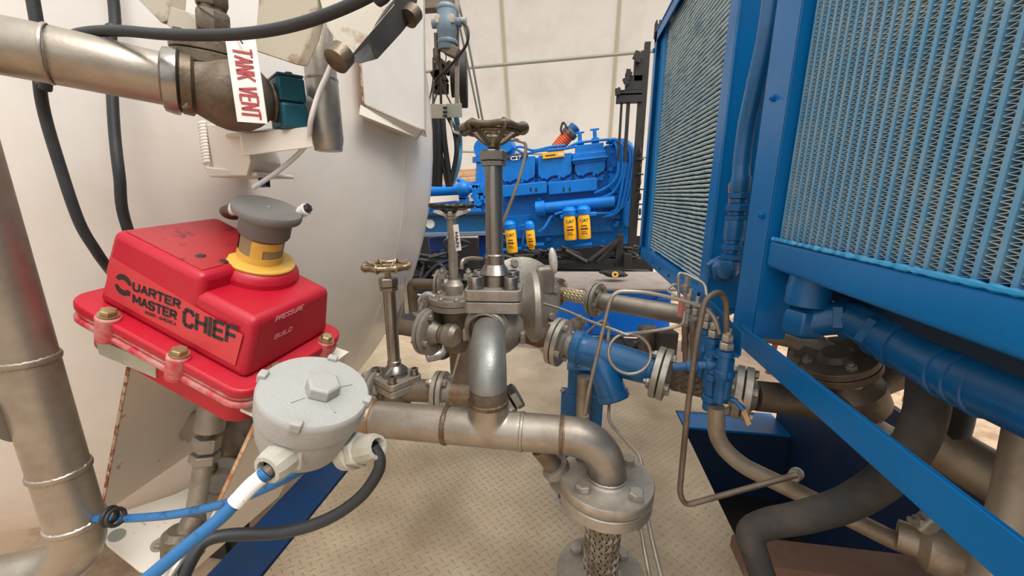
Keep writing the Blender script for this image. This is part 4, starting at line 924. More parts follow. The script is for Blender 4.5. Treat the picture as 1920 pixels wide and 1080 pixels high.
# valve under the actuator
uv = T('control_valve', 'brown stained valve with a hexagonal packing nut inside the white bracket', 'valve', L(.19, .10, -.45))
p = ad(400, 760, .78); q = ad(362, 985, .80); dd = (q - p).normalized(); Lv = (q - p).length
b = MB(); b.cyl(p - dd * .05, p + dd * .05, .026); b.build('coupling', CAST, uv)
b = MB(); b.cyl(p, p + dd * .1, .010); b.build('stem', DARKCAST, uv)
b = MB(); b.hexa(p + dd * .065, dd, .024, .03); b.hexa(p + dd * .1, dd, .026, .02); b.build('packing_nut', CAST, uv)
b = MB(); b.lathe(p + dd * .11, dd, [(.017, 0), (.017, Lv * .45), (.024, Lv * .6), (.03, Lv * .75), (.03, Lv * .8)], 24); b.build('bonnet', CAST, uv)
c = ad(415, 900, .90); aa = V((.5, -.6, .3)).normalized(); pair(uv, c, aa, .05, .012, .02, .015, 4, .011, CAST, DARKCAST, 20)
c = ad(435, 830, .95); b = MB(); b.lathe(c, V((-.3, -.9, .1)), [(.02, -.03), (.055, -.03), (.06, 0), (.05, .01), (.02, .012)], 32); b.cyl(c, c + V((-.06, .1, .02)), .045); b.build('valve_body', DARKCAST, uv)
b = MB(); c = ad(372, 790, .93); b.box(c, (.06, .05, .07), rot3(Z_, 15)); b.build('mount_block', CAST, uv, bevel=.004)
b = MB(); c = ad(340, 1000, .76); b.lathe(c + V((0, 0, .01)), dd, [(.02, 0), (.028, .01), (.024, .05)], 24); b.cyl(ad(362, 975, .78), ad(330, 1040, .74), .02); b.build('lower_stem', DARKCAST, uv)

# round junction box
jc = ad(593, 730, .49); jr = pxr(98, jc); jb = T('junction_box', 'round grey cast junction box with a hexagonal plug on its lid, below the red actuator', 'junction box', jc - az_ * .09)
MB().lathe(jc - az_ * .100, az_, [(.02, 0), (jr * .60, 0), (jr * .78, .012), (jr * .88, .032), (jr * .94, .060), (jr * .93, .067)], 56).build('enclosure', GREYCAST, jb)
MB().lathe(jc - az_ * .034, az_, [(jr * .9, 0), (jr * .97, .001), (jr * 1.0, .028), (jr * .985, .033), (jr * .95, .0355), (jr * .3, .036), (.002, .036)], 64).build('lid', GREYCAST, jb)
jt = jc + az_ * .002
b = MB(); b.hexa(jt + ax_ * .008, az_, .0205, .016); b.build('lid_plug', GREYCAST, jb, bevel=.001)
for a in (20, 110, 200, 290):
    d = ax_ * math.cos(R_(a)) + ay_ * math.sin(R_(a)); c = jt + d * jr * .955; M3 = Matrix((d, az_.cross(d), az_)).transposed()
    MB().box(c - az_ * .002, (.010, .013, .013), M3).build('lid_lug', GREYCAST, jb, bevel=.002)
b = MB()
for a in (60, 150, 250, 330):
    d = ax_ * math.cos(R_(a)) + ay_ * math.sin(R_(a)); M3 = Matrix((d, az_.cross(d), az_)).transposed(); b.box(jt + ax_ * .008 + d * .031, (.016, .002, .002), M3)
pl_ = [(-.045, -.012), (-.02, -.045), (.012, -.050), (.018, -.044), (.012, -.034), (-.03, -.004)]
b.build('lid_marks', GREYCAST, jb)
def gland(u0, v0, d0, u1, v1, d1, r):
    a, c = ad(u0, v0, d0), ad(u1, v1, d1); x = (c - a).normalized(); Lg = (c - a).length
    b = MB(); b.lathe(a, x, [(r * 1.35, -.012), (r * 1.35, .004), (r * 1.0, .006)], 28); b.build('gland_seat', CREAM, jb)
    b = MB(); b.hexa(a + x * .006, x, r * 1.28, Lg * .28); b.build('gland_nut', CREAM, jb, bevel=.001)
    b = MB(); b.lathe(a + x * (.006 + Lg * .28), x, [(r * 1.0, 0), (r * 1.05, Lg * .1), (r * .98, Lg * .5), (r * .85, Lg * .66), (r * .62, Lg * .68), (r * .5, Lg * .5)], 12, False); b.build('gland_cap', CREAM, jb, ang=25)
    return c
g1 = gland(553, 838, .475, 505, 878, .44, .020)
g2 = gland(662, 845, .52, 705, 838, .50, .0175)

# cables at lower left
pts = [g1 + V((.004, .004, .002)), ad(497, 889, .435), ad(470, 912, .43), ad(420, 965, .42), ad(360, 1015, .41), ad(270, 1090, .40)]
P = spline(pts, 8); tc_ = T('wrapped_cable', 'cable wrapped in scuffed blue and white tape running from junction box to the lower left', 'cable', pts[-1])
MB().tube(P[:8], .0072, 12).build('bare_cable', mat('grey_jacket', rgb(96, 84, 76), .5), tc_)
MB().tube(P[10:22], .0090, 14).build('white_tape', WTAPE, tc_); MB().tube(P[7:11], .0082, 14).build('blue_tape', BCABLE, tc_); MB().tube(P[21:], .0070, 14).build('blue_jacket', BCABLE, tc_)
cable('blue_cable', [ad(180, 972, .66), ad(240, 972, .63), ad(330, 964, .60), ad(430, 942, .575), ad(500, 915, .56), ad(560, 885, .56), ad(620, 850, .60)], .0062, BCABLE, 'scuffed blue cable passing level behind the taped cable under the junction box')
cable('black_cable', [g2 + V((-.004, 0, 0)), ad(712, 862, .50), ad(706, 890, .50), ad(672, 935, .50), ad(610, 975, .50), ad(530, 998, .50), ad(430, 1003, .49), ad(385, 1015, .48), ad(362, 1045, .47), ad(340, 1090, .46)], .0075, RUB, 'black cable curling from the right gland of the junction box over the deck')
cable('grey_tube', [ad(375, 1000, .5), ad(345, 1040, .47), ad(310, 1095, .45)], .005, STEEL, 'thin grey tube beside the taped cable at the bottom edge', 'tube')
b = MB(); p = ad(205, 968, .62); b.ring(p, V((1, .2, 0)), .012, .004); b.ring(p + V((.012, 0, 0)), V((1, 0, .3)), .012, .003); tag(b.build('cable_tie', DARK), 'black cable tie holding the blue cable to the white bracket', 'tie')

# blue deck beam on the left
b = MB(); b.box((-1.0, .76, -.045), (.165, 1.3, .09)); o_b = b.build('deck_beam', BLUE_W, None, bevel=.004); tag(o_b, 'worn blue steel beam along the left edge of the tread plate', 'beam')
b = MB(); b.box((.585, 1.1, -.06), (.02, 1.9, .09)); tag(b.build('deck_beam', DARK, None, bevel=.002), 'dark steel edge beam under the right edge of the tread plate', 'beam')

# ================================================================ big vent pipe at left
pb = ad(112, 880, .64); PRL = .0355; zt_ = 1.335
vp = T('vent_pipe', 'thick bare stainless pipe rising along the left edge and bending across the top', 'pipe', (pb.x, pb.y, .4))
e_top = V((pb.x, pb.y, ad(60, 95, .5).z + .012)); pA, pB = ad(70, 97, .50), ad(322, 152, .575)
dA = (pB - pA).normalized(); e_top = pA - dA * abs((pA.x - pb.x) / dA.x)
e_top = V((pb.x, pb.y, e_top.z))
zb_ = zrow(975, pb.x, pb.y)
MB().tube(smooth([V((pb.x, pb.y, zb_)), e_top, pA, pB], .10, 16), PRL, 40).build('upper_bend', PIPE, vp)
bl = V((pb.x - .02, pb.y, 0))
MB().tube(smooth([V((pb.x, pb.y, zb_)), V((pb.x, pb.y, zb_ - .085)), V((pb.x - .16, pb.y - .03, zb_ - .115))], .09, 14), PRL, 40).build('lower_elbow', PIPE, vp)
for v_ in (672, 880, 976): bead(vp, (pb.x, pb.y, zrow(v_, pb.x, pb.y)), (0.05, 0, 1), PRL, .0058, PIPE)
bead(vp, pA + dA * .01, dA, PRL, .0025, PIPE)
zt2 = zrow(770, pb.x, pb.y); b = MB(); b.lathe((pb.x, pb.y, zt2), -X_, [(PRL * (1.0 + .35 * (1 - t) ** 2), PRL * .5 + t * .06) for t in [i / 6 for i in range(7)]] + [(PRL, .25)], 32); b.build('tee_branch', PIPE, vp)
# flange and cast valve body it enters
vb = T('vent_valve', 'brown cast vent valve body with bolted bonnet at the top of the white tank', 'valve', pB)
b = MB(); b.lathe(pB - dA * .012, dA, [(PRL * .95, 0), (PRL * 1.22, .004), (PRL * 1.28, .014), (PRL * 1.28, .02), (PRL * 1.05, .024)], 40, False); b.build('weld_ring', TURNED, vb)
b = MB(); b.lathe(pB + dA * .008, dA, [(PRL * 1.0, 0), (PRL * 1.2, .004), (PRL * 1.22, .016), (PRL * 1.05, .02)], 40, False); b.build('dark_ring', BRONZE, vb)
bc1 = ad(400, 170, .63); pend = ad(500, 190, .66)
b = MB(); b.lathe(pB + dA * .015, (pend - pB), [(PRL * 1.02, 0), (PRL * 1.08, .010), (PRL * 1.25, .022), (PRL * 1.45, .036), (PRL * 1.56, .050), (PRL * 1.58, .064), (PRL * 1.48, .080), (PRL * 1.22, .095), (PRL * .95, .106), (PRL * .75, .112)], 40); b.build('valve_body', DARKCAST, vb)
bon = V((-.15, -.2, 1)).normalized(); bq = ad(405, 130, .62)
bon = (ad(390, 20, .60) - ad(400, 170, .63)).normalized()
for k, (o0, r0, h0) in enumerate(((0, .056, .016), (.0175, .056, .016))):
    MB().lathe(bq + bon * o0, bon, [(.02, 0), (r0 * .98, 0), (r0, .001), (r0, h0 - .001), (r0 * .98, h0), (.02, h0)], 40).build('bonnet_disc', DARKCAST, vb)
for a in range(6):
    x, y, _ = basis(bon); c = bq + (x * math.cos(R_(60 * a + 10)) + y * math.sin(R_(60 * a + 10))) * .046
    b = MB(); b.hexa(c, -bon, .008, .008); b.hexa(c + bon * .034, bon, .008, .008); b.build('bolt', DARKCAST, vb)
b = MB(); b.hexa(ad(352, 192, .575) , V((-.1, -1, .1)), .010, .008); b.build('plug', CAST, vb)
b = MB(); b.hexa(bq + bon * .05, bon, .024, .03); b.cyl(bq + bon * .03, bq + bon * .12, .018); b.hexa(bq + bon * .085, bon, .023, .04); b.build('packing_nut', DARKCAST, vb)
# continuing pipe with clamp and small tee
pc0, pc1 = ad(470, 188, .64), ad(612, 205, .72)
vt = T('vent_line', 'bare pipe through the teal clamp ending in an upright open pipe', 'pipe', ad(615, 285, .72))
MB().cyl(pc0, pc0.lerp(pc1, .5), .026, n=28).build('cross_pipe', DARKCAST, vt); MB().cyl(pc0.lerp(pc1, .5), pc1, .019, n=28).build('cross_pipe', CAST, vt)
tp_x, tp_y = ad(610, 220, .72).x, ad(610, 220, .72).y
MB().lathe((tp_x, tp_y, zrow(284, tp_x, tp_y)), Z_, [(.020, 0), (.024, .001), (.025, .01), (.0275, .02), (.0275, zrow(150, tp_x, tp_y) - zrow(284, tp_x, tp_y)), (.0265, zrow(148, tp_x, tp_y) - zrow(284, tp_x, tp_y)), (.0255, zrow(60, tp_x, tp_y) - zrow(284, tp_x, tp_y) + .5)], 32).build('upright_pipe', STEEL, vt)
bead(vt, (tp_x, tp_y, zrow(150, tp_x, tp_y)), Z_, .026, .004, STEEL)
cl = T('pipe_clamp', 'dark teal plastic pipe clamp on the white support arm', 'clamp', ad(535, 235, .68))
cc = pc0.lerp(pc1, .46); dc = (pc1 - pc0).normalized(); M3 = Matrix((dc, dc.cross(Z_) * -1, Z_)).transposed()
b = MB(); b.box(cc + V((0, 0, -.022)), (.042, .070, .042), M3); b.build('lower_half', TEAL, cl, bevel=.006)
b = MB(); b.box(cc + V((0, 0, .019)), (.042, .068, .038), M3); b.build('upper_half', TEAL, cl, bevel=.004)
b = MB(); b.box(cc + dc * .0155 + V((.006, -.0345, .020)), (.022, .003, .026), M3); b.build('opening', DARK, cl)
b = MB(); b.box(cc + V((0, 0, .0405)), (.040, .066, .004), M3); b.build('top_plate', TEAL, cl, bevel=.001)
b = MB(); b.ring(cc - dc * .024, dc, .027, .004); b.build('collar', BRONZE, cl)
for s_ in (-1, 1): b = MB(); c = cc + (dc.cross(Z_)) * .024 * s_ + V((0, 0, .042)); b.hexa(c, Z_, .006, .004); b.build('bolt', DARKCAST, cl)
# TANK VENT sign
sg = T('name_sign', 'white strip sign reading TANK VENT in red letters, hung from the valve', 'sign', ad(465, 235, .56))
s1, s2_, s3, s4 = ad(422, 72, .555), ad(478, 68, .575), ad(501, 232, .58), ad(445, 228, .56)
MB().sheet([s1, s2_, s3, s4], (0, .0012, 0)).build('plate', SIGN, sg)
sn = (s2_ - s1).cross(s4 - s1).normalized()
if sn.dot(CAM - s1) < 0: sn = -sn
dd = (s4 - s1).normalized(); dw = dd.cross(sn) * -1; dw = sn.cross(dd)
letters('lettering', 'TANK VENT', s1 + dd * .012 + dw * -.0 + (s2_ - s1) * .18 + sn * .0008, dd, dw, (s4 - s1).length - .016, (s2_ - s1).length * .62, .0031, SIGNRED, sg, gap=.42)
b = MB(); b.tube(spline([ad(455, 82, .56), ad(440, 60, .56), ad(420, 45, .57), ad(372, 12, .58), ad(380, 3, .58), ad(398, 8, .58)], 5), .0011, 6); b.build('hanging_wire', DARK, sg)

# brackets and boxes at top
def tilted(name, label, cat, pts, off, m, bev=.0015): return tag(MB().sheet(pts, off).build(name, m, None, bevel=bev), label, cat)
tilted('bracket_plate', 'cream painted pointed plate above the vent valve at the top edge', 'bracket', [ad(235, -25, .60), ad(318, -25, .60), ad(312, 38, .60), ad(303, 44, .60)], (.01, .02, 0), CREAMP)
tilted('bracket_plate', 'cream painted stepped plate under the hose beside the vent valve', 'bracket', [ad(320, 12, .6), ad(352, 22, .60), ad(392, 60, .60), ad(425, 66, .60), ad(400, 66, .60), ad(330, 64, .60), ad(312, 45, .60)], (.0, .03, 0), CREAMP)
tilted('bracket_plate', 'cream plate with rusty edge hanging beside the TANK VENT sign', 'bracket', [ad(486, -30, .60), ad(590, -30, .60), ad(594, 12, .60), ad(580, 70, .60), ad(556, 122, .60), ad(478, 96, .60), ad(480, 50, .60)], (.01, .012, 0), CREAMP, .002)
ebx = T('electrical_box', 'white rust-spotted box with a dark underside hanging from the top edge', 'box', ad(690, 60, .62))
f = [ad(592, -30, .60), ad(745, -60, .66), ad(740, 12, .66), ad(655, 112, .60), ad(612, 50, .58)]
MB().sheet(f, (-.01, .015, .02)).build('face_plate', CREAMP, ebx, bevel=.002)
g_ = [ad(742, -5, .66), ad(652, 112, .60), ad(678, 120, .61), ad(708, 112, .64), ad(752, 64, .68), ad(775, 35, .70)]
MB().sheet(g_, (.0, .03, .045)).build('dark_underside', DARK, ebx, bevel=.002)
for (u_, v_, d_, r_) in ((636, 108, .60, .019), (772, 28, .69, .016)):
    c = ad(u_, v_, d_); b = MB(); b.lathe(c, (ad(655, 112, .60) - ad(742, 12, .66)).normalized() * (1 if u_ < 700 else -1), [(r_ * .3, -.012), (r_, -.012), (r_, .010), (r_ * .7, .014), (.002, .014)], 24); b.build('end_knob', BRONZE, ebx)
# hoses at top-left
cable('black_hose', [ad(208, -40, .72) + V((0, .05, .7)), ad(208, -40, .72), ad(208, 60, .72), ad(210, 160, .72), ad(215, 250, .72), ad(224, 330, .72), ad(238, 425, .74), ad(238, 425, .74) + V((.02, .02, -.18)), ad(238, 425, .74) + V((.03, .06, -.30))], .0115 * .75, RUB, 'straight black hose hanging down between the vent pipe and the red actuator', 'hose', 14)
cable('black_hose', [ad(72, 60, .62) + V((0, .05, .8)), ad(72, 60, .62), ad(74, 150, .64), ad(84, 215, .66), ad(112, 310, .68), ad(148, 415, .70), ad(180, 470, .72), ad(205, 505, .74), ad(205, 505, .74) + V((.03, .03, -.12)), ad(205, 505, .74) + V((.06, .06, -.26))], .0105 * .78, RUB, 'curved black hose hanging behind the vent pipe, nearest the left edge', 'hose', 14)
P = spline([ad(215, 88, .60), ad(175, 80, .57), ad(140, 68, .54), ad(170, 60, .53), ad(230, 58, .52), ad(300, 64, .51), ad(380, 66, .50), ad(460, 63, .49), ad(540, 50, .48), ad(620, 25, .47), ad(700, -12, .46), ad(760, -55, .45), ad(900, -200, .45) + V((.1, .2, .3))], 7)
tag(MB().tube(P, .0068, 16).build('black_hose', RUB), 'thick black hose crossing in front of the vent valve along the top', 'hose')
cable('nylon_tube', [ad(640, 60, .62), ad(620, 125, .62), ad(598, 175, .63), ad(583, 225, .64), ad(578, 262, .67), ad(560, 288, .70), ad(520, 322, .70), ad(475, 352, .70)], .0042, NYL, 'thin white nylon tube running down past the teal clamp', 'tube')
cable('blue_tube', [ad(452, 228, .70), ad(475, 262, .78), ad(486, 300, .80), ad(492, 350, .80)], .006, mat('blue_tube_plastic', rgb(20, 100, 160), .4), 'blue plastic tube behind the welded support arm', 'tube')
cable('black_tube', [ad(462, 228, .72), ad(490, 262, .80), ad(498, 300, .82), ad(502, 350, .82)], .005, RUB, 'black tube behind the welded support arm next to the blue one', 'tube')

# ================================================================ pipes under the near radiator (right)
bl_ = T('coolant_pipe', 'large dark blue pipe and elbow running right beneath the near radiator', 'pipe', at(1520, 600, .98))
pt0 = V((X0 + .08, 1.02, ZB - .06)); xx, yy = atx(1515, 560, X0 + .055).x, atx(1515, 560, X0 + .055).y
r1 = pxr(36, V((xx, yy, .9))) 
zz_ = [zrow(v, xx, yy) for v in (515, 560, 572, 578, 625)]
b = MB(); b.lathe((xx, yy, zz_[2]), Z_, [(r1 * .9, 0), (r1, .003), (r1 * 1.02, .04), (r1 * .96, .06), (r1 * .96, .12)], 32); b.build('riser_stub', BLUE_D, bl_)
b = MB(); b.lathe((xx, yy, zz_[4] + .0), Z_, [(r1 * .55, -.006), (r1 * .9, 0), (r1 * 1.02, .012), (r1 * 1.02, .045), (r1 * .9, .06)], 6); b.build('elbow_body', BLUE_D, bl_, bevel=.004)
pz = zz_[4] + .028
seq = [V((xx, yy, pz)), at(1590, 598, .93), at(1680, 640, .84), at(1800, 700, .72), at(2300, 900, .45)]
rads = [pxr(q, s_) for q, s_ in zip((28, 34, 46, 64, 86), seq)]
rads = [.036, .038, .046, .05, .052]
P = spline(seq, 10); rr = []
for i in range(len(P)):
    t = i / 10; k = min(int(t), 3); rr.append(rads[k] + (rads[k + 1] - rads[k]) * (t - k))
MB().tube(P, rr, 28).build('main_run', BLUE_D, bl_)
for t in (.22, .42, .52): 
    i = int(t * 40); b = MB(); d = (P[i + 1] - P[i]).normalized()
    b.hexa(P[i], d, rr[i] * 1.2, .022) if t < .5 else b.lathe(P[i], d, [(rr[i], 0), (rr[i] * 1.1, .002), (rr[i] * 1.1, .02), (rr[i], .022)], 28); b.build('collar', BLUE_D, bl_)
i = 29; d = (P[i + 1] - P[i]).normalized(); b = MB()
for k in range(3): b.lathe(P[i] + d * k * .03, d, [(rr[i] * .98, 0), (rr[i] * 1.08, .003), (rr[i] * 1.08, .012), (rr[i] * .98, .015)], 28)
b.build('hose_clamp', BLUE_D, bl_)
# grey pipe, tilted flange and valve behind the rail
g1_ = T('suction_pipe', 'dusty grey pipe bending down into a tilted round flange under the near radiator', 'pipe', at(1560, 690, 1.15))
pts = smooth([at(1400, 618, 1.35), at(1520, 640, 1.2), at(1562, 668, 1.13)], .08, 8)
rp2 = pxr(19, at(1480, 632, 1.22)); MB().tube(pts, rp2, 24).build('pipe_bend', DUSTY, g1_)
fcn = at(1572, 678, 1.10); fd = V((.42, .12, -.88)).normalized()
pair(g1_, fcn, fd, pxr(62, fcn), .02, rp2, .012, 4, .013, DARKCAST, CAST, 20)
b = MB(); b.lathe(fcn + fd * .02, fd, [(.05, 0), (.055, .03), (.085, .06), (.09, .12), (.06, .17), (.03, .18)], 32); b.cyl(fcn + fd * .1, fcn + fd * .1 + V((.16, .05, .05)), .045); b.build('valve_body', DARKCAST, g1_)
c = at(1480, 672, 1.15); b = MB(); b.lathe(c, V((1, -.3, -.2)), [(.028, 0), (.028, .03), (.022, .034), (.03, .05), (.03, .09), (.02, .1)], 24); b.build('side_fitting', DARKCAST, g1_)
b = MB(); c = at(1755, 728, 1.05); b.lathe(c, V((-.5, -.8, .1)), [(.035, 0), (.045, .01), (.045, .03)], 24); tag(b.build('end_cap', DARK), 'black round cap behind the upright rubber hose', 'cap')
# rubber hoses
RH = .0325
tag(MB().tube(spline([at(1745, 640, .86), at(1742, 720, .84), at(1728, 800, .80), at(1680, 880, .76), at(1600, 938, .74), at(1510, 968, .73), at(1440, 982, .73), at(1408, 1002, .72), at(1418, 1045, .70), at(1440, 1110, .68)] , 8) , [.036 - .00017 * i for i in range(73)], 22).build('rubber_hose', RUB_D), 'thick black dusty rubber hose curving down and left under the rail', 'hose')
tag(MB().tube(spline([at(1800, 640, .95), at(1795, 760, .92), at(1770, 850, .88)], 8), .03, 18).build('rubber_hose', DARK), 'dark hose behind the thick rubber hose', 'hose')
line('wide tan grey pipe sloping to the right edge below the blue pipe', 'pipe', [at(1700, 790, .95), at(1800, 860, .88), at(1935, 935, .80)], .052, DUSTY)
line('brown pipe standing at the right edge of the picture', 'pipe', [at(1935, 800, .74), at(1905, 960, .70), at(1860, 1100, .66)], .033, DUSTY, rad=.08)
lp = T('lower_elbow', 'grey pipe elbow with a bolted coupling at the lower right', 'pipe', at(1740, 1030, .78))
cq = at(1745, 1025, .78); dq = (at(1840, 1090, .72) - at(1690, 1030, .78)).normalized()
b = MB(); b.lathe(cq - dq * .05, dq, [(.03, 0), (.032, .03), (.05, .045), (.052, .07), (.04, .09), (.036, .2)], 32); b.build('coupling', DUSTY, lp)
b = MB(); b.box(cq + V((-.02, 0, .055)), (.03, .03, .04), rot3(Y_, 30)); b.build('clamp_lug', CAST, lp, bevel=.006)
b = MB(); c = at(1705, 974, .78); b.cyl(c, c + V((.06, .01, -.006)), .006); b.hexa(c + V((.012, 0, 0)), X_, .012, .012); b.build('bolt', CAST, lp)
b = MB(); c = at(1600, 1066, .84); b.box(c, (.50, .08, .035)); tag(b.build('cross_beam', BRN), 'reddish brown steel beam in the dark under the rubber hose', 'beam')
# navy chassis walls in the dark
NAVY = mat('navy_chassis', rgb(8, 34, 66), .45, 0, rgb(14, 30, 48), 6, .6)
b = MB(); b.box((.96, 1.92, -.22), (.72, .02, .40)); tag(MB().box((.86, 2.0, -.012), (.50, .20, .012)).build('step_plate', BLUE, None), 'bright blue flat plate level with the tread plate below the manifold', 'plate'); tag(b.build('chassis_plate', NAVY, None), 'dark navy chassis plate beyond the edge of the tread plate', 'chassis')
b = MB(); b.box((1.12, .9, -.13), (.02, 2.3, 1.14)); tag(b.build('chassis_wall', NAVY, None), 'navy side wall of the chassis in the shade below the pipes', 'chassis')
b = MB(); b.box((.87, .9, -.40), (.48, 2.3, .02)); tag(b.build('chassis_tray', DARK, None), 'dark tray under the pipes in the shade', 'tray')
b = MB(); b.box((1.45, 1.2, 1.2), (.03, 3.6, 2.2)); b.build('x', CORE); bpy.data.objects.remove(bpy.data.objects['x'])
pts = [at(1460, 600, 1.9), at(1475, 560, 1.9), at(1458, 520, 1.9), at(1470, 470, 1.9)]
cable('pink_cord', pts, .012, COPPER, 'pink red cord hanging behind the rail', 'cord')
cable('pink_cord', [at(1440, 700, 1.9), at(1455, 640, 1.9), at(1468, 600, 1.9), at(1466, 560, 1.9)], .012, COPPER, 'pink red cord end below the grey pipe behind the rail', 'cord')
b = MB(); c = at(1440, 575, 1.7); b.lathe(c - V((0, 0, .12)), Z_, [(.03, 0), (.05, .01), (.05, .12), (.055, .125), (.055, .15), (.045, .16), (.045, .24)], 28); tag(b.build('filter_can', CREAM), 'pale grey canister behind the blue radiator post', 'canister')
cable('thin_cable', [at(1360, 580, 1.5), at(1440, 577, 1.4), at(1500, 578, 1.2)], .003, DARK, 'thin dark cable passing behind the blue radiator post')
random.seed(11)
for i, (u, v, L_, a) in enumerate(((1680, 655, .5, 20), (1700, 690, .45, -15), (1650, 640, .4, 50), (1720, 670, .4, 70), (1740, 800, .3, 10))):
    c = atz(u, v, -.675); b = MB(); d = rot3(Z_, a) @ X_; c.z += .055 * i; b.bar(c - d * L_ * .7, c + d * L_ * .7, .12, .05)
    tag(b.build('timber_offcut', WOOD, None, bevel=.006), ('long sunlit timber offcut lying crosswise on the ground below the blue pipe', 'sunlit timber offcut in front of the others, angled away on the ground', 'timber offcut on the ground nearest the tilted flange', 'steeply angled timber offcut on the ground beyond the black hose', 'timber offcut on the ground right of the thick rubber hose')[i], 'timber', 'timber offcuts beyond the chassis')

# ================================================================ engine
EY = 4.7; EA = 5.5
ER = rot3(Y_, -EA); exx, ezz = ER @ X_, ER @ Z_
def E(u, v, dy=0.0): return at(u, v, EY + dy)
en = T('diesel_engine', 'large bright blue diesel engine with pipes and yellow filters in the background', 'engine', (at(1050, 470, EY).x, EY + .3, at(1050, 480, EY).z))
sc = dep(at(1050, 370, EY)) / F_PX                 # metres per picture unit at the engine
def eb(mb, u0, v0, u1, v1, dy0, dy1): 
    c = E((u0 + u1) / 2, (v0 + v1) / 2); return mb.box(c + Y_ * (dy0 + dy1) / 2, (abs(u1 - u0) * sc, dy1 - dy0, abs(v1 - v0) * sc), ER)
def ebp(name, u0, v0, u1, v1, dy0, dy1, m=None, bev=.01, label=None):
    o = eb(MB(), u0, v0, u1, v1, dy0, dy1).build(name, m or BLUE_E, en, bevel=bev)
    if label: o['label'] = label
    return o
ebp('engine_block', 935, 330, 1185, 412, 0, .85); ebp('head_block', 940, 292, 1140, 340, .08, .8)
ebp('lower_block', 945, 395, 1185, 440, -.02, .8)
ebp('oil_pan', 950, 425, 1190, 466, .04, .75)
for (u0, u1, dv) in ((940, 1003, 6), (1009, 1072, 0), (1078, 1135, -6)):
    # scalloped rocker covers
    u_ = []; base = 336 + dv; n = 24
    top = [(u0, 292 + dv), (u1, 286 + dv)]
    poly = [E(u0, 292 + dv, -.08), E(u1, 286 + dv, -.08)]
    for k in range(n + 1):
        t = k / n; u = u1 + (u0 - u1) * t; v = base - 9 + 6.5 * abs(math.cos(t * 2 * math.pi)) ** .8 * (-1) + 9 - 2 * (.5 - t) * 3
        poly.append(E(u, v - (0 if 0 < k < n else 6), -.08))
    MB().sheet(poly, (0, .16, 0)).build('rocker_cover', BLUE_E, en, bevel=.006)
    poly2 = [p + V((0, .02, -.022)) for p in poly]
    MB().sheet(poly2, (0, .15, 0)).build('cover_gasket_rail', mat('dark_engine_blue', rgb(4, 36, 96), .4), en, bevel=.004)
    poly3 = [p + V((0, .03, -.075)) for p in poly]
    MB().sheet(poly3, (0, .15, 0)).build('cylinder_head', BLUE_E, en, bevel=.004)
    for k in range(4):
        u = u0 + (u1 - u0) * (k + .5) / 4; c = E(u, 333 + dv + (k % 2) * 9, -.1); b = MB(); b.hexa(c, -Y_, .018, .02); b.build('cover_bolt', BLUE_E, en)
ebp('manifold_shroud', 944, 345, 1027, 366, -.14, .0); ebp('manifold_shroud', 1030, 339, 1117, 361, -.14, .0)
for u_ in (996, 1006, 1056, 1067): ebp('shroud_slot', u_, 352, u_ + 3, 359, -.145, -.139, DARK, .001)
ebp('aftercooler_box', 1075, 288, 1134, 305, -.1, .35); ebp('aftercooler_lid', 1080, 272, 1130, 291, -.06, .35); ebp('lid_rail', 1073, 297, 1137, 301, -.13, .35)
for u_, v_ in ((1088, 262), (1116, 256)):
    b = MB(); c = E(u_, v_ + 10); b.box(c, (.08, .08, .08), ER); b.cyl(c, c + ezz * .12, .022); b.bar(c + ezz * .11 - exx * .05 + ezz * .02, c + ezz * .11 + exx * .05 + ezz * .02, .02, .02, (0, 1, 0)); b.build('lifting_eye', BLUE_E, en, bevel=.006)
for (ua, va, ub, vb, r, dy) in ((1012, 391, 1152, 377, .062, -.14), (1005, 392, 1022, 390, .085, -.14), (905, 445, 1000, 462, .05, .1), (1150, 376, 1168, 360, .05, -.05)):
    MB().cyl(E(ua, va, dy), E(ub, vb, dy), r).build('coolant_tube', BLUE_E, en)
# front cover and water pump side at the left of the engine
b = MB(); b.tube(smooth([E(907, 420, -.05), E(903, 380, -.05), E(905, 330, -.05), E(909, 275, 0), E(935, 268, .0)], .12, 8), .085, 20); b.build('thermostat_pipe', BLUE_E, en)
b = MB(); b.lathe(E(905, 278, -.1), Y_, [(.02, 0), (.10, 0), (.12, .05), (.12, .25)], 28); b.lathe(E(948, 273, -.1), Y_, [(.02, 0), (.07, 0), (.09, .05), (.09, .25)], 28); b.lathe(E(905, 300, -.02), Z_, [(.12, -.03), (.12, .03)], 20); b.build('thermostat_housing', BLUE_E, en)
ebp('front_cover', 918, 290, 948, 440, .05, .6)
# name plates
pl = ebp('model_plate', 950, 291, 992, 297, -.105, -.085, mat('plate_grey', rgb(60, 60, 66), .4), .001)
text('lettering', 'C27', E(957, 301, -.112) - V((0, .0, 0)), exx, ezz, .042, mat('plate_white', rgb(235, 235, 235), .5), en, 1.2, .015)
ebp('warning_plate', 1019, 287, 1058, 297, -.11, -.085, YELC, .001); ebp('warning_text', 1024, 292, 1042, 294, -.112, -.109, BLACKINK, .0005); ebp('warning_box', 1047, 288.5, 1056, 293, -.113, -.109, SIGN, .0005)
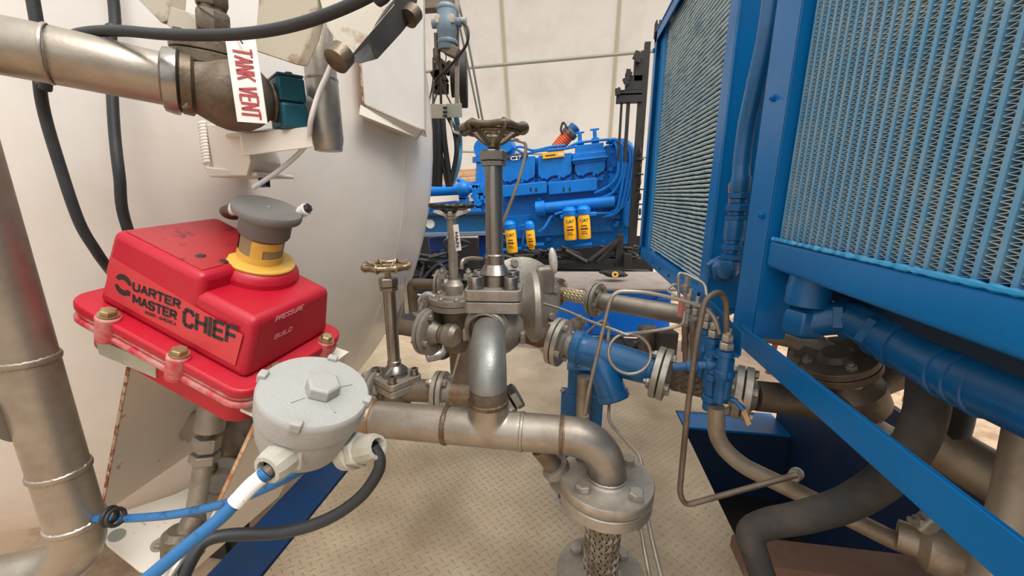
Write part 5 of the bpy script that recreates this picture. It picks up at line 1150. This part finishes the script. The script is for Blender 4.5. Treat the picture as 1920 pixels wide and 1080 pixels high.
# yellow filters
for i, (u0, v0, u1, v1, dy, lab) in enumerate(((951, 429, 972, 474, -.28, 'tall yellow filter at the left end'), (989, 430, 1006, 468, -.28, 'short narrow yellow filter'), (1059, 405, 1082, 450, -.26, 'yellow filter, left of a pair'), (1085, 403, 1108, 448, -.26, 'yellow filter, right of a pair'))):
    c = E((u0 + u1) / 2, v1, dy); r = (u1 - u0) * sc / 2 * .97; h = (v1 - v0) * sc * .97; fz = ezz if i > 1 else (ezz + exx * -.02).normalized()
    b = MB()
    if i == 1: b.lathe(c, fz, [(r * .3, 0), (r * .6, .005), (r * .65, h * .12), (r * .95, h * .2), (r, h * .22), (r, h * .96), (r * .9, h)], 28)
    else: b.lathe(c, fz, [(r * .3, 0), (r * .93, .004), (r, .02), (r, h * .97), (r * .93, h)], 28)
    o = b.build('fuel_filter', YELC, en); o['label'] = lab
    b = MB(); b.lathe(c + fz * h * .99, fz, [(r * .5, 0), (r * 1.1, .005), (r * 1.15, .06), (r * .8, .09), (r * .4, .1)], 24); b.build('filter_head', BLUE_E, en)
    q = c + fz * h * .72 - Y_ * (r + .003) - exx * r * .66
    text('lettering', 'CAT', q, exx, fz, h * (.125 if i != 1 else .085), BLACKINK, o, 1.0, .02)
    b = MB(); b.box(c + fz * h * .44 - Y_ * (r * .98), (r * 1.1, .008, h * .05), ER); 
    for k in range(3): b.box(c + fz * h * (.56 - .0 * k) - Y_ * (r * .98) + exx * r * (.3 * k - .3), (r * .2, .008, h * .05), ER)
    b.box(c + fz * h * .32 - Y_ * (r * .98) - exx * r * .1, (r * .7, .008, h * .02), ER); b.box(c + fz * h * .25 - Y_ * (r * .98), (r * .9, .008, h * .02), ER); b.build('printed_bars', BLACKINK, o)
ebp('filter_bracket', 1052, 398, 1115, 405, -.3, 0)
# hoses along the top and the looping lines at the right end
for k, pts in enumerate(([(960, 275), (985, 288), (1010, 283), (1050, 280), (1080, 275)], [(950, 282), (975, 275), (1000, 282), (1030, 276), (1060, 272)], [(1060, 279), (1085, 268), (1135, 262), (1170, 262)])):
    MB().tube(spline([E(u, v, -.05) for u, v in pts], 6), .014, 8).build('fuel_line', BLUE_E, en)
for k, (ua, ub, vb, ut) in enumerate(((1138, 1155, 395, 1172), (1143, 1162, 392, 1180), (1150, 1170, 385, 1186), (1155, 1178, 380, 1190), (1160, 1150, 360, 1168), (1165, 1187, 370, 1192), (1148, 1140, 350, 1160))):
    MB().tube(spline([E(ua, 268 + k, -.0), E((ua + ut) / 2, 262 + k, -.12), E(ut, 285 + 2 * k, -.16), E(ut - 3, 330, -.18), E(ub, vb, -.15), E(ub - 25, vb + 12, -.12)], 7), .017, 8).build('wiring_hose', BLUE_E, en)
ebp('end_housing', 1138, 275, 1186, 400, .0, .6); ebp('flywheel_housing', 1165, 300, 1192, 440, .05, .7)
b = MB(); b.lathe(E(1160, 345, -.12), Y_, [(.02, 0), (.10, 0), (.12, .04), (.12, .2)], 24); b.lathe(E(1180, 400, -.1), ezz, [(.05, -.15), (.08, -.13), (.08, .13), (.05, .15)], 20); b.build('accessory_drive', BLUE_E, en)
random.seed(5)
b = MB()
for i in range(46):
    u, v = random.uniform(1140, 1190), random.uniform(275, 430); s_ = random.uniform(.02, .055); c = E(u, v, random.uniform(-.1, 0)); 
    b.cyl(c, c - Y_ * s_, s_ * .6, n=8) if i % 2 else b.box(c, (s_, s_, s_ * 1.3), ER)
for i in range(40):
    u, v = random.uniform(935, 1140), random.uniform(370, 455); s_ = random.uniform(.015, .04); c = E(u, v, random.uniform(-.06, 0)); 
    b.hexa(c, -Y_, s_ * .7, s_) if i % 2 else b.box(c, (s_ * 1.5, s_, s_), ER)
b.build('small_fittings', BLUE_E, en)['kind'] = 'stuff'
MB().tube(spline([E(1045, 415, -.1), E(1035, 405, -.15), E(1022, 425, -.2), E(1010, 435, -.2)], 7), .016, 8).build('fuel_line', BLUE_E, en)
MB().tube(spline([E(1160, 398, -.1), E(1120, 400, -.15), E(1060, 398, -.2), E(1040, 402, -.2)], 7), .016, 8).build('fuel_line', BLUE_E, en)
MB().tube(spline([E(975, 425, -.25), E(985, 425, -.27), E(980, 460, -.25), E(990, 470, -.2)], 7), .014, 8).build('fuel_line', BLUE_E, en)
for (u, v, a) in ((958, 470, 0), (1000, 462, 0), (1090, 462, 3)):
    MB().cyl(E(u - 14, v, -.1), E(u + 20, v - 3, -.1), .03, n=12).build('drain_pipe', BLUE_E, en)
# turbo pipe with orange boot
tb = T('exhaust_boot', 'orange rubber boot with a dark wrapped pipe and blue cap rising from the engine', 'pipe', E(1045, 283))
a, c = E(1040, 283, .1), E(1080, 236, .1); dt = (c - a).normalized(); LL = (c - a).length
MB().lathe(a, dt, [(.055, -.08), (.06, 0), (.06, .06)], 20).build('base_pipe', BLUE_E, tb)
prof = [(.07 + .008 * (k % 2), .03 + k * .0125) for k in range(16)]; MB().lathe(a, dt, prof, 24).build('rubber_boot', ORANGE, tb)
MB().lathe(a, dt, [(.085, .22), (.09, .24), (.09, LL * .78), (.08, LL * .8)], 24).build('wrapped_pipe', mat('foil_wrap', rgb(120, 116, 112), .5, .5, rgb(50, 46, 42), 30, .9), tb)
MB().lathe(a, dt, [(.04, LL * .75), (.062, LL * .78), (.068, LL * .96), (.05, LL)], 20).build('blue_cap', BLUE_D, tb)
MB().tube(spline([E(1062, 262, .05), E(1052, 245, .05), E(1056, 230, .05), E(1064, 240, .0)], 6), .012, 8).build('wire', DARK, tb)

# engine base beams, gear side at the left
bb = T('engine_frame', 'blue steel channel beam with a pale round cap carrying the engine', 'frame', at(860, 430, 4.4))
def slab(name, par, u0, v0, u1, v1, y, dy, m, bev=.004, tilt=EA):
    c = at((u0 + u1) / 2, (v0 + v1) / 2, y); s_ = dep(c) / F_PX
    return MB().box(c + Y_ * dy / 2, (abs(u1 - u0) * s_, dy, abs(v1 - v0) * s_), rot3(Y_, -tilt)).build(name, m, par, bevel=bev)
slab('web', bb, 770, 404, 922, 438, 4.42, .03, BLUE_D, tilt=2); slab('top_flange', bb, 770, 398, 922, 404, 4.36, .15, BLUE_W, tilt=2); slab('bottom_flange', bb, 770, 436, 922, 443, 4.36, .15, mat('dusty_edge', rgb(110, 120, 135), .6), tilt=2)
c = at(807, 420, 4.42); MB().lathe(c, -Y_, [(.003, .012), (.05, .012), (.055, 0)], 24).build('round_cap', CLEAR, bb)
pp = T('drive_pipe', 'blue horizontal pipe with a bolted joint left of the engine', 'pipe', at(850, 360, 4.5))
MB().cyl(at(770, 360, 4.5), at(862, 355, 4.5), .062).build('pipe_run', BLUE_E, pp)
b = MB(); c = at(868, 354, 4.5); b.blob(c, (.085, .085, .085)); b.cyl(c, at(905, 352, 4.6), .05); b.build('joint', BLUE_E, pp)
b = MB(); random.seed(9)
for i in range(30):
    u, v = random.uniform(865, 912), random.uniform(350, 398); s_ = random.uniform(.04, .10); b.box(at(u, v, 4.55), (s_, .1, s_)) if i % 2 else b.cyl(at(u, v, 4.5), at(u, v, 4.62), s_ * .6, n=10)
b.build('joint_fittings', BLUE_E, pp, bevel=.005)
MB().tube(spline([at(858, 336, 4.7), at(880, 346, 4.7), at(905, 340, 4.7)], 6), .03, 12).build('curved_pipe', BLUE_E, pp)
slab('gearbox', pp, 778, 380, 858, 402, 4.6, .5, BLUE_E, .02)
g2_ = T('gear_case', 'blue stepped casing hanging below the channel beam', 'casing', at(870, 500, 4.6))
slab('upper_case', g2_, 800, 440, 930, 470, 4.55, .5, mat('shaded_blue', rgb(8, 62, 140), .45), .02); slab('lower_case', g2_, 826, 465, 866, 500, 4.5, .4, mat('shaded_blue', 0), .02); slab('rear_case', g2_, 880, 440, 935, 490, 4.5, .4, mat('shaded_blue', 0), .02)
sf = T('screen_board', 'dark board with a pale rail standing behind the MAIN valve', 'panel', at(868, 500, 4.0))
slab('panel', sf, 845, 446, 898, 510, 4.2, .04, DARK, .004, 0); c = at(838, 446, 4.15); MB().cyl(c, at(897, 445, 4.15), .015).build('rail', STEEL, sf)
# dark skid behind: beams, braces
sk = T('skid_frame', 'black steel skid frame with braces under the blue engine', 'frame', at(1080, 520, 4.4))
slab('rail', sk, 770, 502, 1210, 512, 4.4, .1, DARK, .004, 0); slab('upper_rail', sk, 1035, 487, 1200, 494, 4.3, .1, DARK, .004, 3)
slab('post', sk, 1155, 440, 1168, 500, 4.3, .1, DARK, .004, 0); slab('post', sk, 1170, 476, 1184, 503, 4.2, .1, DARK, .004, 0)
for a, c in (((1060, 470), (1100, 492)), ((1105, 490), (1150, 455)), ((1120, 492), (1160, 450)), ((945, 480), (1000, 500))):
    MB().cyl(at(*a, 4.3), at(*c, 4.3), .028, n=12).build('brace', DARK, sk)
dk = T('shadow_backdrop', 'dark sheet standing in for machinery in shadow beyond the engine skid', 'backdrop', at(980, 560, 6.2)); slab('sheet', dk, 740, 440, 1215, 560, 6.2, .05, mat('very_dark', rgb(20, 19, 20), .8), 0, 0)  # near-black sheet added as the shadow over machinery that is not modelled
random.seed(21)
for i in range(9):
    u = random.uniform(795, 850); v = random.uniform(470, 520); c = at(u, v, 3.9)
    pts = [c + V((random.uniform(-.25, .25), random.uniform(-.1, .1), random.uniform(-.14, .14))) for _ in range(5)]
    MB().tube(spline(pts, 7), .018, 8).build('loose_hose', RUB, sk)
for i in range(12):
    u = random.uniform(930, 1180); c = at(u, random.uniform(468, 490), 4.35); pts = [c + V((random.uniform(-.2, .2), random.uniform(-.05, .1), random.uniform(-.05, .06))) for _ in range(4)]
    MB().tube(spline(pts, 6), .015, 7).build('loose_hose', RUB, sk)
# white covering over dark seen at left: light ribbed hose
b = MB(); pts = spline([at(782, 590, 2.0), at(800, 556, 2.0), at(822, 575, 1.95), at(832, 620, 1.9), at(828, 660, 1.85), at(800, 670, 1.8)], 8); b.tube(pts, .028, 14); tag(b.build('foil_hose', mat('foil_hose', rgb(176, 172, 170), .35, .6, rgb(110, 108, 108), 40, .8, .6, 60)), 'silvery hose curling behind the outlet flange beside the tank', 'hose')
cable('black_hose', [at(800, 640, 2.1), at(825, 668, 2.0), at(850, 655, 2.0), at(870, 640, 2.1)], .02, RUB, 'black hose loop on the ground behind the outlet flange', 'hose')
b = MB(); c = at(865, 690, 1.9); b.cyl(c - V((0, 0, .5)), c + V((0, 0, .25)), .06); tag(b.build('support_post', BROWNSTEEL), 'brown post behind the riser pipe', 'post')
c = at(838, 700, 2.4); b = MB(); b.box((c.x, 2.9, -.02), (.5, .4, .03)); bpy.data.objects
line('pale wire leg behind the riser pipe', 'rod', [at(862, 660, 1.75), at(845, 720, 1.7)], .006, CAST, name='rod')

# blue tool cabinet beyond the deck
cbx = T('tool_cabinet', 'low bright blue steel cabinet with doors beyond the tread plate', 'cabinet', at(1130, 640, 3.3))
ca, cb2 = at(1015, 540, 3.3), at(1262, 522, 3.3)
zt_c = ca.z; zb_c = at(1100, 624, 3.3).z - .03; x0c, x1c = at(940, 560, 3.3).x, ca.x + 1.08
BC = mat('cabinet_blue', rgb(10, 120, 232), .34, 0, rgb(8, 96, 190), 5, .3)
MB().box(((x0c + x1c) / 2, 3.55, (zt_c + zb_c) / 2), (x1c - x0c, .5, zt_c - zb_c), rot3(Y_, -1.5)).build('carcass', BC, cbx, bevel=.006)
MB().box(((x0c + x1c) / 2, 3.62, zt_c + .012), (x1c - x0c + .04, .75, .02), rot3(Y_, -1.5)).build('top_sheet', mat('dusty_top', rgb(150, 138, 130), .6, 0, rgb(120, 108, 100), 8, .5), cbx, bevel=.003)
for k in range(2):
    xa = x0c + .24 + k * .55; dr_ = MB().box((xa + .27, 3.29, (zt_c + zb_c) / 2 - .02), (.52, .02, zt_c - zb_c - .10), rot3(Y_, -1.5)).build('door', BC, cbx, bevel=.005)
    MB().box((xa + .32, 3.276, zt_c - .075), (.09, .008, .03)).build('latch', mat('latch_dark', rgb(12, 40, 100), .4), dr_, bevel=.002)
MB().box((x1c - .06, 3.27, zt_c - .045), (.13, .04, .012)).build('hinge', BC, cbx)
b = MB()
for k in range(9): b.box((x0c + .14, 3.292, zt_c - .06 - k * .028), (.05, .006, .008))
b.build('vent_slots', DARK, cbx)
b = MB(); c = at(1152, 513, 3.55); b.blob(c, (.10, .06, .035)); b.blob(c + V((-.06, 0, .01)), (.08, .04, .02)); b.blob(c + V((.05, .0, -.01)), (.07, .04, .02)); o_ = b.build('work_glove', DARK); tag(o_, 'black rag like bundle lying on the cabinet top', 'rag')
b = MB(); b.ring(c + V((0, -.055, .0)), V((0, -1, .4)), .02, .010); tag(b.build('yellow_ring', YEL), 'small yellow ring on the black bundle on the cabinet top', 'ring')
b = MB(); b.box((.3, 3.05, -.25), (2.4, .05, .3)); bpy.data.objects
cvv = T('walkway', 'dusty tan deck behind the strainer with dark openings', 'deck', at(1150, 660, 3.0))
MB().box((.35, 3.0, -.10), (2.2, .75, .04)).build('sheet', mat('brown_dusty_deck', rgb(140, 118, 98), .7, 0, rgb(100, 82, 66), 5, .7), cvv)
for (u, v, w_, h_, y) in ((1130, 625, .22, .14, 2.95), (1165, 635, .2, .16, 2.85), (1215, 640, .12, .3, 2.8), (1245, 650, .14, .3, 2.75), (1100, 640, .14, .1, 2.9)):
    c = at(u, v, y); MB().box((c.x, c.y, -.08 + h_ / 2), (w_, .12, h_), rot3(Z_, 15)).build('equipment_box', DARK if w_ > .13 else DARKCAST, cvv, bevel=.01)
cable('black_cable', [at(1130, 650, 2.6), at(1160, 630, 2.6), at(1180, 650, 2.6), at(1200, 640, 2.6)], .012, RUB, 'black cable bunch behind the blue strainer')

# blue clamp block under the strainer
cb_ = T('clamp_block', 'dark blue support block on the deck holding an upright pale pipe', 'support', (at(1090, 770, 1.32).x, 1.32, 0))
cx_ = at(1090, 770, 1.32).x; zt_b = zrow(693, cx_, 1.32); zm_b = zrow(740, cx_, 1.32)
b = MB(); b.box((cx_, 1.34, (zt_b) / 2), (.055 * 1.0 + .05, .05, zt_b)); b.box((cx_, 1.34, zm_b / 2), (.15, .06, zm_b)); b.box((cx_, 1.34, zt_b + .002), (.115, .06, .006)); b.build('block', BLUE_D, cb_, bevel=.003)
MB().tube(smooth([V((cx_ + .005, 1.285, zt_b - .01)), V((cx_ + .005, 1.285, .0)) ], .01), .026, 24).build('pale_pipe', PIPE, cb_)
b = MB(); b.hexa((cx_ - .02, 1.33, zt_b + .005), Z_, .01, .01); b.hexa((cx_ - .07, 1.33, zm_b), Z_, .01, .01); b.build('bolt', STEEL, cb_)
b = MB(); b.box((cx_ + .09, 1.25, .16), (.012, .02, .32)); tag(b.build('edge_strip', DARK), 'narrow dark upright strip beside the pale support pipe', 'strip')

# transmitter assembly above the tank edge
tr = T('level_transmitter', 'blue grey round transmitter housing at the top beside the tank', 'transmitter', at(838, 60, 1.7))
c = at(838, 50, 1.7); s_ = dep(c) / F_PX
tv = V((.03, 0, 1)).normalized()
MB().lathe(c, tv, [(16 * s_, -40 * s_), (17 * s_, -38 * s_), (18 * s_, -12 * s_), (19 * s_, -10 * s_), (19 * s_, 8 * s_), (18 * s_, 10 * s_), (18 * s_, 32 * s_), (14 * s_, 36 * s_), (.002, 36 * s_)], 32).build('housing', BGREY, tr)
b = MB(); b.lathe(c + V((0, 0, -30 * s_)), tv, [(18.4 * s_, 0), (19 * s_, .002), (19 * s_, 6 * s_), (18.4 * s_, 7 * s_)], 32, False); b.build('cover_rim', BGREY, tr); b = MB(); b.lathe(c + V((0, 0, 26 * s_)), tv, [(18.4 * s_, 0), (19 * s_, .002), (19 * s_, 5 * s_), (18.4 * s_, 6 * s_)], 32, False); b.build('cover_rim', BGREY, tr)
b = MB(); b.box(c + V((0, -.018, 8 * s_)), (36 * s_, .03, 14 * s_), rot3(Y_, 2)); b.build('name_plate', mat('tan_plate', rgb(190, 172, 150), .5, 0, rgb(120, 110, 100), 20, .5), tr, bevel=.003)
b = MB(); b.cyl(c + V((-28 * s_, 0, 6 * s_)), c + V((28 * s_, 0, 6 * s_)), 8 * s_); b.build('side_port', BGREY, tr)
b = MB(); b.box(c + V((8 * s_, 0, -42 * s_)), (30 * s_, .05, 18 * s_), rot3(Y_, 25)); b.build('mount_foot', BROWNSTEEL, tr, bevel=.003)
b = MB(); q = c + V((-22 * s_, 0, -10 * s_)); b.lathe(q, -Z_, [(4 * s_, 0), (4 * s_, 25 * s_), (7 * s_, 27 * s_), (7 * s_, 45 * s_), (3.5 * s_, 50 * s_), (3.5 * s_, 62 * s_)], 20); b.build('cable_connector', DARKCAST, tr)
b = MB(); q = c + V((24 * s_, 0, 8 * s_)); b.cyl(q, q + V((14 * s_, 0, 0)), 6 * s_); b.build('cable_gland', GREYCAST, tr)
ps = T('mounting_post', 'white upright bar with a steel angle plate carrying the transmitter', 'post', at(855, 220, 1.72))
b = MB(); b.bar(at(857, -30, 1.72), at(857, 215, 1.74), 8 * s_, .01, (0, 1, 0)); b.build('bar', PIPE, ps)
slab('angle_plate', ps, 806, 196, 836, 221, 1.68, .006, STEEL, .001, -2); slab('side_plate', ps, 836, 195, 866, 219, 1.70, .006, GALV, .001, 0)
slab('top_beam', ps, 772, -12, 850, 13, 1.75, .05, BROWNSTEEL, .002, 0)
b = MB()
for v_ in (202, 210, 217): b.cyl(at(831, v_, 1.67), at(838, v_, 1.67), .005, n=10)
b.build('rivets', DARK, ps)
rl = T('hose_reel', 'black reel drum with a thick dark rim hanging at the edge of the tank', 'reel', at(850, 190, 1.95))
c = at(862, 150, 1.95); axr = V((.97, .22, 0)).normalized(); k_ = dep(c) / F_PX
MB().lathe(c, axr, [(20 * k_, 0), (46 * k_, 0), (48 * k_, .003), (48 * k_, 12 * k_), (46 * k_, 14 * k_), (20 * k_, 14 * k_)], 48).build('rim', DARK, rl)
MB().lathe(c - axr * 16 * k_, axr, [(.01, 0), (30 * k_, 0), (30 * k_, 10 * k_), (.01, 12 * k_)], 36).build('drum', DARK, rl)
b = MB(); random.seed(4)
q0 = at(830, 145, 1.9)
for i in range(14):
    b.box(q0 + V((random.uniform(-.035, .035), 0, random.uniform(-.055, .055))), (random.uniform(.02, .05), .04, random.uniform(.02, .05)), rot3(Y_, random.uniform(-40, 40)))
b.build('swivel', mat('dark_brown_cast', rgb(74, 62, 54), .6, .2), rl, bevel=.003)
for (pts, r) in (([(812, 108), (812, 150), (805, 190)], .0035), ([(822, 100), (824, 150), (812, 200)], .003), ([(823, 100), (826, 130), (827, 195)], .006), ([(835, 85), (836, 112), (828, 120), (826, 140)], .0025), ([(826, 150), (836, 175), (846, 195)], .0035), ([(826, 155), (818, 180), (810, 198)], .003)):
    MB().tube(spline([at(u, v, 1.85) for u, v in pts], 6), r, 8).build('capillary', mat('dark_brown_cast', 0), rl)
cable('black_cable', [at(868, 42, 1.68), at(877, 55, 1.66), at(876, 80, 1.66), at(860, 105, 1.68), at(838, 130, 1.75), at(815, 155, 1.8), at(812, 200, 1.69)], .0055, RUB, 'black cable looping from the transmitter down to the reel')
cable('rope', [at(858, 0, 2.4), at(880, 90, 2.5), at(905, 225, 2.6)], .007, mat('grey_rope', rgb(128, 126, 116), .7), 'grey rope hanging right of the transmitter, the outer one', 'rope')
cable('rope', [at(862, 50, 2.4), at(878, 125, 2.5), at(898, 222, 2.6)], .006, mat('grey_rope', 0), 'grey rope hanging right of the transmitter, the inner one', 'rope')
# hose bundle behind the tank edge
for i, (u0, u1, r, m_) in enumerate(((812, 815, .022, RUB), (820, 822, .022, RUB), (830, 845, .016, RUB), (818, 840, .012, RUB))):
    cable('black_hose', [at(u0, 222, 2.2), at(u0 + 3, 262, 2.2), at((u0 + u1) / 2 + 2, 310, 2.2), at(u1, 350, 2.2)], r, m_, 'black hose in the bundle hanging behind the tank edge, ' + ('nearest the tank', 'second from the tank', 'third from the tank and slanting', 'thin and crossing the others')[i], 'hose', group='hanging black hoses behind the tank edge')
cable('black_hose', [at(833, 205, 2.0), at(850, 240, 2.2), at(856, 285, 2.2), at(845, 345, 2.2)], .013, RUB, 'thin black hose bowed outward beside the blue hose', 'hose')
cable('blue_hose', [at(852, 205, 2.0), at(862, 260, 2.25), at(860, 305, 2.25), at(848, 345, 2.25)], .014, mat('light_blue_hose', rgb(70, 130, 168), .45), 'light blue hose hanging outermost beside the black hose bundle', 'hose')
b = MB(); b.tube(spline([at(846, 225, 1.8), at(850, 245, 1.8), at(862, 250, 1.75), at(872, 253, 1.7)], 6), .006, 10); tag(b.build('bent_rod', STEEL), 'pale bent rod below the steel angle plate', 'rod')

# black rack behind the far radiator
rk = T('hose_rack', 'tall black rack with stepped brackets behind the far radiator', 'rack', at(1180, 400, 4.4))
for (u, v0, v1, w_) in ((1163, 185, 300, 4), (1176, 170, 300, 6), (1192, 115, 480, 6), (1200, 100, 480, 10)):
    slab('post', rk, u - w_ / 2, v0, u + w_ / 2, v1, 4.4, .05, DARK, .002, 0)
for (u0, v0, u1, v1) in ((1157, 175, 1204, 191), (1162, 168, 1204, 178), (1174, 142, 1204, 168), (1190, 108, 1206, 150)):
    slab('bracket', rk, u0, v0, u1, v1, 4.38, .08, DARK, .003, 0)
b = MB()
for i in range(16):
    u, v = random.choice(((1160, 172), (1166, 168), (1176, 145), (1180, 141), (1190, 112), (1196, 106), (1172, 150), (1188, 122))); c = at(u + random.uniform(-3, 3), v + random.uniform(-5, 5), 4.35); s2 = random.uniform(.02, .05); MB().box(c, (s2, s2, s2 * 1.4), rot3(Y_, random.uniform(-40, 40))).build('hook', DARK, rk)
lg = rad2; c = V((X0 + .01, 2.93, ZT + .02)); s2 = dep(c) / F_PX
b = MB(); b.prism([(-6 * s2, -16 * s2), (6 * s2, -16 * s2), (6 * s2, 10 * s2), (4 * s2, 14 * s2), (2 * s2, 15 * s2), (1.5 * s2, 8 * s2), (-1.5 * s2, 8 * s2), (-2 * s2, 15 * s2), (-4 * s2, 14 * s2), (-6 * s2, 10 * s2)], c, X_, Z_, -.02); b.build('lifting_lug', DARK, lg)
b = MB()
for k in range(10): b.ring(at(1200, 285 + k * 14, 4.37), V((0, 0, 1)) if k % 2 else X_, .03, .009, 14, 6)
tag(b.build('chain', DARK), 'black chain hanging behind the far radiator edge', 'chain')
# rubble beyond
random.seed(31)
for i in range(6):
    c = at(random.uniform(850, 900), 345 - i * 5, 8.0 + i * .14); b = MB(); b.bar(c - V((.4, 0, 0)), c + V((.4, .1, random.uniform(-.1, .1))), .12, .10)
    tag(b.build('timber', WOOD, None, bevel=.01), 'pale sawn timber by the tent wall left of the engine, %s of six' % ('nearest', 'second', 'third', 'fourth', 'fifth', 'farthest')[i], 'timber', 'timbers beside the tent wall')

for o in list(bpy.data.objects):
    if '_o' in o: del o['_o']
